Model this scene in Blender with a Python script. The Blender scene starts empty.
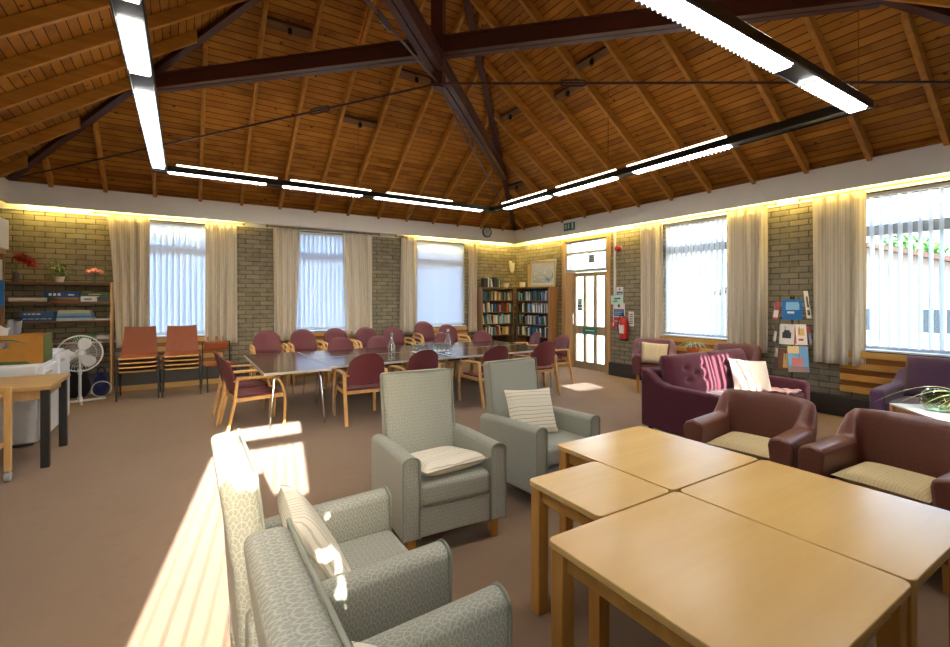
import bpy, bmesh, math, random
from mathutils import Vector, Matrix
random.seed(7)
PI = math.pi
sc = bpy.context.scene
C = sc.collection
def R(d): return math.radians(d)

# ------------------------------------------------------------------ materials
def lin(h):
    h = h.lstrip('#'); o = []
    for i in (0, 2, 4):
        c = int(h[i:i+2], 16)/255
        o.append(c/12.92 if c <= 0.04045 else ((c+0.055)/1.055)**2.4)
    return (*o, 1)
class NT:
    def __init__(s, name):
        s.m = bpy.data.materials.new(name); s.m.use_nodes = True
        s.t = s.m.node_tree; s.t.nodes.clear()
        s.out = s.n('ShaderNodeOutputMaterial')
    def n(s, typ, ins=None, **kw):
        nd = s.t.nodes.new(typ)
        for k, v in kw.items(): setattr(nd, k, v)
        for k, v in (ins or {}).items():
            if isinstance(v, bpy.types.NodeSocket): s.t.links.new(v, nd.inputs[k])
            else: nd.inputs[k].default_value = v
        return nd
    def math(s, op, a, b=None, c=None):
        d = {0: a}
        if b is not None: d[1] = b
        if c is not None: d[2] = c
        return s.n('ShaderNodeMath', d, operation=op).outputs[0]
    def mix(s, f, a, b):
        nd = s.t.nodes.new('ShaderNodeMix'); nd.data_type = 'RGBA'
        for i, v in ((0, f), (6, a), (7, b)):
            if isinstance(v, bpy.types.NodeSocket): s.t.links.new(v, nd.inputs[i])
            else: nd.inputs[i].default_value = v
        return nd.outputs[2]
    def xyz(s):
        if not hasattr(s, '_x'):
            s.tc = s.n('ShaderNodeTexCoord'); s._x = s.n('ShaderNodeSeparateXYZ', {0: s.tc.outputs['Object']})
        return s._x.outputs
    def obj(s): s.xyz(); return s.tc.outputs['Object']
    def mapped(s, scale): return s.n('ShaderNodeMapping', {'Vector': s.obj(), 'Scale': scale}).outputs[0]
    def noise(s, scale=5, vec=None, detail=3, rough=0.55):
        return s.n('ShaderNodeTexNoise', {'Vector': vec or s.obj(), 'Scale': scale, 'Detail': detail, 'Roughness': rough}).outputs[0]
    def ramp(s, f, p0, p1):
        return s.n('ShaderNodeMapRange', {0: f, 1: p0, 2: p1, 3: 0.0, 4: 1.0}).outputs[0]
    def bsdf(s, col, rough=0.5, metal=0, bump=None, bstr=0.2, bdist=0.01, spec=0.5, **extra):
        b = s.n('ShaderNodeBsdfPrincipled', {'Base Color': col, 'Roughness': rough, 'Metallic': metal, 'Specular IOR Level': spec})
        for k, v in extra.items(): b.inputs[k.replace('_', ' ')].default_value = v
        if bump is not None:
            s.t.links.new(s.n('ShaderNodeBump', {'Height': bump, 'Strength': bstr, 'Distance': bdist}).outputs[0], b.inputs['Normal'])
        return b
    def done(s, sh):
        s.t.links.new(sh.outputs[0] if not isinstance(sh, bpy.types.NodeSocket) else sh, s.out.inputs[0]); return s.m
def plain(name, hexc, rough=0.5, metal=0, var=0.06, scale=12, spec=0.5, bstr=0.0, **extra):
    n = NT(name); c = lin(hexc); k = 1-var*2
    col = n.mix(n.noise(scale), (c[0]*k, c[1]*k, c[2]*k, 1), (min(1, c[0]*(1+var)), min(1, c[1]*(1+var)), min(1, c[2]*(1+var)), 1))
    return n.done(n.bsdf(col, rough, metal, n.noise(scale*12) if bstr else None, bstr, 0.004, spec, **extra))
def wood(name, c1, c2, rough=0.4, axis=0, fine=22, spec=0.5, coat=0.0, amt=1.0):
    n = NT(name); s = [fine]*3; s[axis] = fine*0.07
    a = n.noise(1.0, n.mapped(s), 5, 0.6)
    f = n.ramp(a, 0.5-0.22/amt, 0.5+0.22/amt)
    big = n.noise(2.2)
    col = n.mix(f, lin(c1), lin(c2)); col = n.mix(n.math('MULTIPLY', n.ramp(big, 0.4, 0.75), 0.3), col, lin(c1))
    return n.done(n.bsdf(col, rough, 0, a, 0.05, 0.003, spec, Coat_Weight=coat, Coat_Roughness=0.25))
def emit(name, hexc, s):
    n = NT(name); return n.done(n.n('ShaderNodeEmission', {0: lin(hexc), 1: s}))
def fabric(name, hexc, rough=0.85, var=0.12, sheen=0.2):
    n = NT(name); c = lin(hexc)
    f = n.noise(260, None, 2); g = n.noise(6)
    col = n.mix(f, (c[0]*(1-var*2), c[1]*(1-var*2), c[2]*(1-var*2), 1), (c[0]*(1+var), c[1]*(1+var), c[2]*(1+var), 1))
    col = n.mix(n.math('MULTIPLY', g, 0.25), col, (c[0]*.75, c[1]*.75, c[2]*.75, 1))
    return n.done(n.bsdf(col, rough, 0, f, 0.15, 0.002, 0.3, Sheen_Weight=sheen))
def brick(name, ax):
    n = NT(name); x = n.xyz()
    v = n.n('ShaderNodeCombineXYZ', {0: x[ax], 1: x[2], 2: 0.0}).outputs[0]
    nz = n.noise(3.0)
    b = n.n('ShaderNodeTexBrick', {'Vector': v, 'Color1': lin('#8f8872'), 'Color2': lin('#746f5e'), 'Mortar': lin('#47433a'), 'Scale': 1.0,
            'Mortar Size': 0.008, 'Mortar Smooth': 0.3, 'Bias': 0.0, 'Brick Width': 0.245, 'Row Height': 0.0835})
    b.offset = 0.5
    col = n.mix(n.math('MULTIPLY', n.ramp(n.noise(9.0), 0.35, 0.7), 0.35), b.outputs[0], lin('#a2977c'))
    col = n.mix(n.math('MULTIPLY', n.ramp(n.noise(70.0), 0.55, 0.75), 0.3), col, lin('#4a4438'))
    h = n.math('SUBTRACT', n.math('MULTIPLY', n.noise(90), 0.35), b.outputs[1])
    return n.done(n.bsdf(col, 0.85, 0, h, 0.6, 0.008, 0.2))
def boards(name):
    n = NT(name); x = n.xyz()
    per = 0.0585
    t = n.math('DIVIDE', x[2], per); fl = n.math('FLOOR', t); fr = n.math('FRACT', t)
    rnd = n.n('ShaderNodeTexWhiteNoise', {'W': fl}, noise_dimensions='1D').outputs[0]
    v = n.n('ShaderNodeCombineXYZ', {0: n.math('MULTIPLY', x[0], 1.3), 1: n.math('MULTIPLY', x[1], 1.3), 2: n.math('MULTIPLY', fl, 3.17)}).outputs[0]
    g = n.noise(1.6, v, 4)
    col = n.mix(rnd, lin('#84521a'), lin('#ab6f22'))
    col = n.mix(n.ramp(g, 0.42, 0.75), col, lin('#bd8230'))
    vk = n.n('ShaderNodeCombineXYZ', {0: x[0], 1: x[1], 2: n.math('MULTIPLY', x[2], 1.6)}).outputs[0]
    kn = n.n('ShaderNodeTexVoronoi', {'Vector': vk, 'Scale': 4.2}, feature='F1').outputs[0]
    col = n.mix(n.ramp(kn, 0.13, 0.05), col, lin('#4e2c10'))
    gap = n.math('LESS_THAN', fr, 0.10)
    col = n.mix(gap, col, lin('#2a1809'))
    return n.done(n.bsdf(col, 0.6, 0, n.math('SUBTRACT', 1.0, gap), 0.8, 0.01, 0.25))
def scallop(name, c1, c2, sc_=22.0, rough=0.55):
    # fan-shaped woven motif: overlapping arcs in a half-offset lattice
    n = NT(name); x = n.xyz()
    nx = n.n('ShaderNodeSeparateXYZ', {0: n.tc.outputs['Normal']}).outputs
    ax_, ay_, az_ = (n.math('ABSOLUTE', nx[k]) for k in range(3))
    top = n.math('GREATER_THAN', az_, 0.62); sdx = n.math('GREATER_THAN', ax_, ay_)
    def sel(f, a, b): return n.math('ADD', n.math('MULTIPLY', f, a), n.math('MULTIPLY', n.math('SUBTRACT', 1.0, f), b))
    u = n.math('MULTIPLY', sel(n.math('MULTIPLY', sdx, n.math('SUBTRACT', 1.0, top)), x[1], x[0]), sc_)
    w = n.math('MULTIPLY', sel(top, x[1], x[2]), sc_)
    row = n.math('FLOOR', w)
    uu = n.math('ADD', u, n.math('MULTIPLY', n.math('MODULO', row, 2.0), 0.5))
    fu = n.math('SUBTRACT', n.math('FRACT', uu), 0.5); fw = n.math('FRACT', w)
    r = n.math('SQRT', n.math('ADD', n.math('MULTIPLY', fu, fu), n.math('MULTIPLY', n.math('MULTIPLY', fw, fw), 0.3)))
    ring = n.math('PINGPONG', n.math('MULTIPLY', r, 4.0), 0.5)
    ang = n.math('PINGPONG', n.math('MULTIPLY', n.math('ARCTAN2', fu, fw), 2.2), 0.5)
    line = n.math('MAXIMUM', n.math('LESS_THAN', ring, 0.12), n.math('LESS_THAN', ang, 0.10))
    f = n.math('MULTIPLY', line, 0.75)
    col = n.mix(f, lin(c1), lin(c2)); col = n.mix(n.math('MULTIPLY', n.noise(7), 0.3), col, lin(c1))
    return n.done(n.bsdf(col, rough, 0, n.noise(220), 0.1, 0.002, 0.45))
def stripes(name, base, dark, per=0.03, wd=0.14, rough=0.85, wob=0.012, ax=0):
    n = NT(name); x = n.xyz()
    xx = n.math('ADD', x[ax], n.math('MULTIPLY', n.math('SUBTRACT', n.noise(5.0), 0.5), wob*2))
    fr = n.math('FRACT', n.math('DIVIDE', xx, per)); idx = n.math('FLOOR', n.math('DIVIDE', xx, per))
    rnd = n.n('ShaderNodeTexWhiteNoise', {'W': idx}, noise_dimensions='1D').outputs[0]
    ln = n.math('LESS_THAN', fr, n.math('ADD', wd*0.6, n.math('MULTIPLY', rnd, wd)))
    col = n.mix(ln, lin(base), n.mix(rnd, lin(dark), lin(base)))
    return n.done(n.bsdf(col, rough, 0, n.noise(240), 0.12, 0.002, 0.2))
def drape(name, base, dark):
    n = NT(name); x = n.xyz()
    fr = n.math('FRACT', n.math('DIVIDE', x[0], 0.034)); f2 = n.math('FRACT', n.math('DIVIDE', x[0], 0.011))
    ln = n.math('MULTIPLY', n.math('LESS_THAN', fr, 0.35), 0.55); l2 = n.math('MULTIPLY', n.math('LESS_THAN', f2, 0.3), 0.3)
    col = n.mix(n.math('MAXIMUM', ln, l2), lin(base), lin(dark))
    d = n.bsdf(col, 0.9, 0, None, spec=0.1)
    tr = n.n('ShaderNodeBsdfTranslucent', {0: col})
    return n.done(n.n('ShaderNodeMixShader', {0: 0.18, 1: d.outputs[0], 2: tr.outputs[0]}))
def translucent(name, hexc, f):
    n = NT(name); d = n.n('ShaderNodeBsdfDiffuse', {0: lin(hexc)}); t = n.n('ShaderNodeBsdfTranslucent', {0: lin(hexc)})
    return n.done(n.n('ShaderNodeMixShader', {0: f, 1: d.outputs[0], 2: t.outputs[0]}))
def clearglass(name, tint='#ffffff', refl=1.0):
    n = NT(name); t = n.n('ShaderNodeBsdfTransparent', {0: lin(tint)}); g = n.n('ShaderNodeBsdfGlossy', {0: (1, 1, 1, 1), 1: 0.02})
    bf = n.n('ShaderNodeNewGeometry').outputs['Backfacing']; f = n.n('ShaderNodeFresnel', {0: n.math('SUBTRACT', 1.45, n.math('MULTIPLY', bf, 1.45-1/1.45))}).outputs[0]
    return n.done(n.n('ShaderNodeMixShader', {0: n.math('MULTIPLY', f, refl), 1: t.outputs[0], 2: g.outputs[0]}))
M = {}
M['brick_x'] = brick('brick_back', 0); M['brick_y'] = brick('brick_side', 1)
M['boards'] = boards('ceiling_boards')
M['rafter_x'] = wood('rafter_pine', '#9c651a', '#c48a36', 0.55, 0, 14)
M['rafter_y'] = wood('rafter_pine_y', '#9c651a', '#c48a36', 0.55, 1, 14)
M['steel'] = plain('oxide_steel', '#4a241c', 0.45, 0, 0.1)
M['rod'] = plain('rod_steel', '#3f1f1a', 0.45, 0, 0.1)
M['white'] = plain('white_paint', '#dcdcd8', 0.6, 0, 0.02)
M['fascia'] = plain('pelmet_paint', '#eceeea', 0.6, 0, 0.02)
def carpet():
    n = NT('carpet')
    a = n.noise(420, None, 2); b = n.noise(1.6, None, 3); c = n.noise(9, None, 4)
    col = n.mix(a, lin('#755d49'), lin('#a08568')); col = n.mix(n.math('MULTIPLY', n.ramp(b, .35, .7), .35), col, lin('#806852'))
    col = n.mix(n.math('MULTIPLY', n.ramp(c, .55, .8), .3), col, lin('#6f5644'))
    return n.done(n.bsdf(col, 0.95, 0, a, 0.5, 0.006, 0.1, Sheen_Weight=0.15))
M['carpet'] = carpet()
M['dark_skirt'] = plain('dark_skirting', '#34302e', 0.5)
M['slate'] = plain('slate_skirting', '#4a4c4d', 0.5)
M['pine_trim'] = wood('pine_trim', '#c8a15a', '#dfc07c', 0.45, 0)
M['slat_wood'] = wood('slat_timber', '#c58d3c', '#e0b260', 0.45, 1, 9)
M['slat_wood_x'] = wood('slat_timber_x', '#bf8c48', '#ddb273', 0.45, 0, 9)
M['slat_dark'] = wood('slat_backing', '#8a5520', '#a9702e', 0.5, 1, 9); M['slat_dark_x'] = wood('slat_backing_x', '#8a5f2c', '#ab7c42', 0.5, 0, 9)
M['door_wood'] = wood('door_timber', '#8a7452', '#ab9670', 0.45, 2)
M['jamb_wood'] = wood('jamb_timber', '#a8824e', '#c7a068', 0.45, 2)
M['frame_grey'] = plain('window_frame_grey', '#a9b4bd', 0.5)
M['glass'] = clearglass('window_glass')
M['blind'] = translucent('blind_fabric', '#e6ecf4', 0.46)
M['blind_open'] = translucent('blind_fabric_open', '#e8edf3', 0.45)
M['drape'] = drape('curtain_cloth', '#e4dccb', '#c2b69d')
M['brass'] = plain('pole_brass', '#b08d4a', 0.3, 0.9)
M['black'] = plain('black_metal', '#141414', 0.4)
M['lamp'] = emit('lamp_white', '#fbf7f0', 15.0)
M['tube'] = emit('tube_up', '#ffe9c4', 4.2)
M['cove'] = emit('cove_tube', '#ffdb78', 38.0)
M['louvre'] = plain('louvre_white', '#d8dade', 0.3, 0.2)
M['beech'] = wood('beech_frame', '#bf9150', '#dfb778', 0.4, 2, 30)
M['maroon'] = plain('maroon_vinyl', '#6a3038', 0.42, 0, 0.05, 20, bstr=0.08)
M['table_top'] = wood('dark_table_laminate', '#4a3526', '#5b4432', 0.16, 0, 16, 0.6)
M['table_edge'] = plain('table_edge', '#c6c2b8', 0.4)
M['chrome'] = plain('chrome', '#d6d6d6', 0.15, 1.0, 0.02)
M['oak_top'] = wood('beech_laminate', '#d9ad64', '#e6c384', 0.24, 0, 7, 0.5, amt=0.6)
M['oak_leg'] = wood('beech_leg', '#b67f36', '#d39d50', 0.4, 2, 18)
M['oak_edge'] = wood('beech_apron', '#bc8740', '#d6a458', 0.4, 0, 18)
M['sage'] = scallop('sage_upholstery', '#969788', '#bdbdaf', 22)
M['sage_plain'] = plain('sage_piping', '#8f9384', 0.5)
M['cushion'] = stripes('striped_cushion', '#e9e1cb', '#6b6354')
M['cushion_h'] = stripes('striped_cushion_across', '#e9e1cb', '#6b6354', ax=2)
M['beige_cushion'] = stripes('beige_cushion', '#d8c496', '#a58f62', 0.018)
M['white_cushion'] = fabric('white_cushion', '#e8e0d2')
M['leaf_cushion'] = stripes('leafy_cushion', '#cfc0a0', '#8d7c5c', 0.02, 0.3, wob=0.05)
def leather(name, hexc):
    n = NT(name); c = lin(hexc)
    v = n.n('ShaderNodeTexVoronoi', {'Vector': n.obj(), 'Scale': 55.0}, feature='DISTANCE_TO_EDGE').outputs[0]
    col = n.mix(n.ramp(v, 0.0, 0.25), (c[0]*.78, c[1]*.78, c[2]*.78, 1), c)
    col = n.mix(n.math('MULTIPLY', n.noise(5), .3), col, (c[0]*.7, c[1]*.7, c[2]*.7, 1))
    return n.done(n.bsdf(col, 0.38, 0, v, 0.12, 0.003, 0.5))
M['tub'] = leather('brown_vinyl', '#7d4c40')
M['tub_dark'] = leather('maroon_chair_vinyl', '#683842')
M['sofa'] = fabric('plum_fabric', '#5c2738')
M['purple'] = fabric('purple_fabric', '#4e3450')
M['rust'] = plain('rust_vinyl', '#8a4416', 0.48, 0, 0.08)
M['blackleg'] = plain('black_leg', '#1c1c1e', 0.4)
M['shelf'] = wood('shelf_brown', '#5a3c22', '#7c5632', 0.5, 0)
M['bookcase'] = wood('bookcase_brown', '#6a4c30', '#8d6a46', 0.5, 2)
M['bookcase_back'] = plain('bookcase_back', '#33261c', 0.7)
M['paper'] = plain('pages', '#e2dccb', 0.8)
M['appliance'] = plain('appliance_white', '#dfe3e6', 0.35, 0, 0.02)
M['grey_plastic'] = plain('appliance_grey', '#b7b9ba', 0.4)
M['fanwhite'] = plain('fan_white', '#e4e6e6', 0.35, 0, 0.02)
M['cardboard'] = plain('carton_orange', '#b8802f', 0.7, 0, 0.12)
M['cardgreen'] = plain('carton_green', '#56602a', 0.7)
M['worktop'] = wood('worktop', '#a07b48', '#c8a26a', 0.4, 0)
M['leafgreen'] = plain('leaf_green', '#4e7a3a', 0.5, 0, 0.2, 30)
M['leafpale'] = plain('leaf_pale', '#b6bf7a', 0.5, 0, 0.15, 30)
M['terracotta'] = plain('terracotta', '#a8502e', 0.7)
M['red'] = plain('red', '#b51c1c', 0.4)
M['pinkflower'] = plain('pink_flower', '#d98a7c', 0.6, 0, 0.15, 60)
M['sign_green'] = plain('sign_green', '#147a6a', 0.4, 0, 0.02)
M['sign_blue'] = plain('sign_blue', '#2456a0', 0.4, 0, 0.02)
M['sign_red'] = plain('sign_red', '#c02a2a', 0.4, 0, 0.02)
M['sign_pale'] = plain('sign_pale', '#bfe0d4', 0.4, 0, 0.02)
M['ink'] = plain('ink', '#20262c', 0.5)
M['clearglass'] = clearglass('drinking_glass', '#f8fcfc', 2.6)

# ------------------------------------------------------------------ mesh helpers
class MB:
    def __init__(s): s.v = []; s.f = []; s.mi = []; s.cur = 0
    def add(s, v, f):
        o = len(s.v); s.v += [tuple(p) for p in v]
        for q in f: s.f.append([i+o for i in q]); s.mi.append(s.cur)
        return s
    def mat(s, i): s.cur = i; return s
    def box(s, x0, y0, z0, x1, y1, z1, m=None):
        v = [Vector((x, y, z)) for z in (z0, z1) for y in (y0, y1) for x in (x0, x1)]
        if m is not None: v = [m @ p for p in v]
        return s.add(v, [(0, 2, 3, 1), (4, 5, 7, 6), (0, 1, 5, 4), (2, 6, 7, 3), (0, 4, 6, 2), (1, 3, 7, 5)])
    def cbox(s, c, d, m=None):
        return s.box(c[0]-d[0]/2, c[1]-d[1]/2, c[2]-d[2]/2, c[0]+d[0]/2, c[1]+d[1]/2, c[2]+d[2]/2, m)
    def tube(s, pts, r, seg=8, flat=1.0, up=None, closed=False):
        pts = [Vector(p) for p in pts]; n = len(pts); rings = []
        prev = None
        for i, p in enumerate(pts):
            a = pts[i-1] if (i or closed) else p; b = pts[(i+1) % n] if (i < n-1 or closed) else p
            t = (b-a).normalized()
            if prev is None:
                u = Vector(up) if up else (Vector((0, 0, 1)) if abs(t.z) < .9 else Vector((1, 0, 0)))
            else: u = prev
            u = (u - t*u.dot(t)).normalized(); prev = u; w = t.cross(u)
            rr = r[i] if isinstance(r, (list, tuple)) else r
            rings.append([p + u*math.cos(2*PI*k/seg+PI/seg)*rr + w*math.sin(2*PI*k/seg+PI/seg)*rr*flat for k in range(seg)])
        v = [q for ring in rings for q in ring]; f = []
        m = n if closed else n-1
        for i in range(m):
            j = (i+1) % n
            for k in range(seg):
                k2 = (k+1) % seg; f.append((i*seg+k, i*seg+k2, j*seg+k2, j*seg+k))
        if not closed: f += [tuple(range(seg))[::-1], tuple((n-1)*seg+k for k in range(seg))]
        return s.add(v, f)
    def rect(s, pts, w, t, up):
        # strip of rectangular section w (across) by t along a path, 'across' direction = up
        pts = [Vector(p) for p in pts]; n = len(pts); U = Vector(up).normalized(); v = []; f = []
        for i, p in enumerate(pts):
            a = pts[max(0, i-1)]; b = pts[min(n-1, i+1)]; T = (b-a).normalized(); N = T.cross(U).normalized()
            for (p1, p2) in ((1, 1), (-1, 1), (-1, -1), (1, -1)): v.append(p + U*w/2*p1 + N*t/2*p2)
        for i in range(n-1):
            for k in range(4):
                k2 = (k+1) % 4; f.append((i*4+k, i*4+k2, i*4+4+k2, i*4+4+k))
        f += [(3, 2, 1, 0), tuple((n-1)*4+k for k in range(4))]
        return s.add(v, f)
    def lathe(s, prof, seg=20, c=(0, 0, 0)):
        v = []; f = []; n = len(prof)
        for r, z in prof:
            for k in range(seg):
                a = 2*PI*k/seg; v.append((c[0]+r*math.cos(a), c[1]+r*math.sin(a), c[2]+z))
        for i in range(n-1):
            for k in range(seg):
                k2 = (k+1) % seg; f.append((i*seg+k, i*seg+k2, (i+1)*seg+k2, (i+1)*seg+k))
        f += [tuple(range(seg))[::-1], tuple((n-1)*seg+k for k in range(seg))]
        return s.add(v, f)
    def prism(s, poly, d0, d1, fn):
        # poly of 2-D points extruded between d0 and d1; fn(a, b, d) -> xyz
        n = len(poly); v = [fn(a, b, d0) for a, b in poly] + [fn(a, b, d1) for a, b in poly]
        f = [tuple(range(n))[::-1], tuple(range(n, 2*n))] + [(i, (i+1) % n, n+(i+1) % n, n+i) for i in range(n)]
        return s.add(v, f)
    def grid(s, nu, nv, fn, closeu=False):
        v = [fn(i/(nu if closeu else nu-1), j/(nv-1)) for j in range(nv) for i in range(nu)]; f = []
        for j in range(nv-1):
            for i in range(nu if closeu else nu-1):
                i2 = (i+1) % nu; f.append((j*nu+i, j*nu+i2, (j+1)*nu+i2, (j+1)*nu+i))
        return s.add(v, f)
    def pillow(s, w, h, t, n=14, m=None, ex=4, sag=0.0):
        # cushion in local x (w), z (h), thickness along y
        def pt(i, j, sd):
            u = -1+2*i/n; q = -1+2*j/n
            k = max(0, (1-abs(u)**ex))*max(0, (1-abs(q)**ex))
            pin = 1-0.06*(1-abs(q)**2) * abs(u)**3
            pin2 = 1-0.06*(1-abs(u)**2) * abs(q)**3
            p = Vector((u*w/2*pin, sd*(t/2*k**0.45), q*h/2*pin2))
            return m @ p if m is not None else p
        for sd in (-1, 1):
            v = [pt(i, j, sd) for j in range(n+1) for i in range(n+1)]
            f = []
            for j in range(n):
                for i in range(n):
                    q = (j*(n+1)+i, j*(n+1)+i+1, (j+1)*(n+1)+i+1, (j+1)*(n+1)+i)
                    f.append(q if sd < 0 else q[::-1])
            s.add(v, f)
        return s
    def mesh(s, name, mats, ang=35, merge=False):
        me = bpy.data.meshes.new(name); me.from_pydata(s.v, [], s.f)
        for m in (mats if isinstance(mats, (list, tuple)) else [mats]): me.materials.append(m)
        me.polygons.foreach_set('material_index', s.mi)
        bm = bmesh.new(); bm.from_mesh(me)
        if merge: bmesh.ops.remove_doubles(bm, verts=bm.verts, dist=0.0004)
        bmesh.ops.recalc_face_normals(bm, faces=bm.faces)
        bm.to_mesh(me); bm.free()
        me.polygons.foreach_set('use_smooth', [True]*len(me.polygons))
        me.set_sharp_from_angle(angle=R(ang)); me.update()
        return me
    def build(s, name, mats, parent=None, bevel=0, seg=2, ang=35, merge=False, loc=None, rot=None, sub=0):
        o = bpy.data.objects.new(name, s.mesh(name, mats, ang, merge)); C.objects.link(o)
        if parent: o.parent = parent
        if loc: o.location = loc
        if rot: o.rotation_euler = rot
        if sub:
            md = o.modifiers.new('sub', 'SUBSURF'); md.levels = sub; md.render_levels = sub
        if bevel:
            md = o.modifiers.new('bevel', 'BEVEL'); md.width = bevel; md.segments = seg; md.limit_method = 'ANGLE'; md.angle_limit = R(40)
            o.data.set_sharp_from_angle(angle=R(60))
        return o
def tag(o, label=None, cat=None, group=None, kind=None):
    if label: o['label'] = label
    if cat: o['category'] = cat
    if group: o['group'] = group
    if kind: o['kind'] = kind
    return o
def thing(name, label, cat, loc=(0, 0, 0), rz=0, group=None, kind=None):
    o = bpy.data.objects.new(name, None); o.empty_display_size = 0.1; C.objects.link(o)
    o.location = loc; o.rotation_euler = (0, 0, rz); return tag(o, label, cat, group, kind)
def dup(o, loc=None, rz=None, label=None, group=None, parent=None):
    c = o.copy(); C.objects.link(c)
    if parent is not None: c.parent = parent
    if loc is not None: c.location = loc
    if rz is not None: c.rotation_euler = (0, 0, rz)
    if label: c['label'] = label
    if group: c['group'] = group
    for ch in list(o.children): dup(ch, parent=c)
    return c
def struct(o): o['kind'] = 'structure'; return o
def bez(p0, p1, p2, p3, n=8):
    p0, p1, p2, p3 = map(Vector, (p0, p1, p2, p3))
    return [p0*(1-t)**3+p1*3*t*(1-t)**2+p2*3*t*t*(1-t)+p3*t**3 for t in [i/n for i in range(n+1)]]
ORD = 'first second third fourth fifth sixth seventh eighth ninth tenth eleventh twelfth'.split()

# ------------------------------------------------------------------ camera
cam = bpy.data.cameras.new('camera'); co = bpy.data.objects.new('camera', cam); C.objects.link(co); sc.camera = co
cam.sensor_width = 36; cam.lens = 36*459.4/950; cam.shift_y = -25.0/950
cam.clip_start = 0.02
co.location = (0, 0, 1.55); co.rotation_euler = (R(90), 0, R(-32.32))

# ------------------------------------------------------------------ room dimensions
XR, YB, XL, YF = 7.392, 9.643, -2.386, -0.135          # wall faces
FR, FB, FL, FF = 7.206, 9.457, -2.200, 0.051           # pelmet faces
ZT, ZB = 3.30, 2.963
CX, CY = (FR+FL)/2, (FB+FF)/2; HALF = (FR-FL)/2
TH = 0.30
struct(MB().box(XL-TH, YF-TH, -0.2, XR+TH, YB+TH, 0).build('floor', M['carpet']))

def wall(name, axis, inner, sign, a0, a1, holes, mat, H=3.5):
    # axis 'x': wall runs along x at y=inner ; sign = outward direction
    mb = MB(); cuts = sorted(holes)
    def seg(u0, u1, z0, z1):
        if u1-u0 < 1e-4 or z1-z0 < 1e-4: return
        b0, b1 = sorted((inner, inner+sign*TH))
        if axis == 'x': mb.box(u0, b0, z0, u1, b1, z1)
        else: mb.box(b0, u0, z0, b1, u1, z1)
    u = a0
    for (h0, h1, z0, z1) in cuts:
        seg(u, h0, 0, H); seg(h0, h1, 0, z0); seg(h0, h1, z1, H); u = h1
    seg(u, a1, 0, H)
    return struct(mb.build(name, mat))
WB = [(-0.79, 0.55), (1.78, 3.12), (4.46, 5.80)]
WR = [(1.36, 2.70), (3.94, 5.28)]
ZS, ZH = 0.88, 2.90
wall('wall_back', 'x', YB, 1, XL-TH, XR+TH, [(a, b, ZS, ZH) for a, b in WB], M['brick_x'])
wall('wall_right', 'y', XR, 1, YF, YB, [(WR[0][0], WR[0][1], ZS, ZH), (WR[1][0], WR[1][1], ZS, ZH), (6.47, 7.90, 0.0, 2.90)], M['brick_y'])
wall('wall_left', 'y', XL, -1, YF, YB, [], M['brick_y'])
WF = [(-0.76, 0.20, ZS, 2.80), (4.50, 5.26, ZS, 2.80)]
wall('wall_front', 'x', YF, -1, XL-TH, XR+TH, WF, M['brick_x'])

# white lintel band under the pelmet, pelmet boards and soffits
mb = MB().box(XL, YB-0.012, 2.905, XR, YB-0.001, 3.02).box(XR-0.012, YF, 2.905, XR-0.001, YB-0.013, 3.02).box(XL+0.001, YF, 2.905, XL+0.012, YB-0.013, 3.02)
struct(mb.build('trim_1', M['white']))
def pelmet(name, pts):
    return struct(MB().box(*pts).build(name, M['fascia'], bevel=0.003))
pelmet('trim_2', (FL-0.03, FB, ZB, FR+0.03, FB+0.03, ZT))
pelmet('trim_3', (FR, FF, ZB, FR+0.03, FB, ZT))
pelmet('trim_4', (FL-0.03, FF, ZB, FL, FB, ZT))
pelmet('trim_5', (FL-0.03, FF-0.03, ZB, FR+0.03, FF, ZT))
struct(MB().box(XL, FB+0.03, 3.16, XR, YB, 3.18).box(FR+0.03, YF, 3.16, XR, FB+0.03, 3.18).box(XL, YF, 3.16, FL-0.03, FB+0.03, 3.18)
       .box(FL-0.03, YF, 3.16, FR+0.03, FF-0.03, 3.18).build('trim_6', M['white']))
# fluorescent tubes hidden behind the pelmet
def cove(axis, u0, u1, place):
    t = thing('cove_light', 'warm strip light glowing behind the white pelmet '+place, 'strip light')
    n = max(1, round((u1-u0)/1.5)); L = (u1-u0)/n
    tb = MB(); hd = MB()
    for k in range(n):
        a = u0+k*L+0.04; b = u0+(k+1)*L-0.04
        if axis == 'x':
            tb.tube([(a, FB+0.075, 3.06), (b, FB+0.075, 3.06)], 0.014, 8); hd.box(a-0.02, FB+0.045, 3.09, b+0.02, FB+0.105, 3.155)
        else:
            tb.tube([(FR+0.075, a, 3.06), (FR+0.075, b, 3.06)], 0.014, 8); hd.box(FR+0.045, a-0.02, 3.09, FR+0.105, b+0.02, 3.155)
    tb.build('tube', M['cove'], t); hd.build('batten', M['white'], t)
cove('x', -2.15, 0.85, 'above the games shelves and leftmost back window')
cove('x', 4.35, 7.15, 'above the clock corner of the back wall')
cove('y', 0.6, 9.3, 'along the whole right wall')

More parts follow.
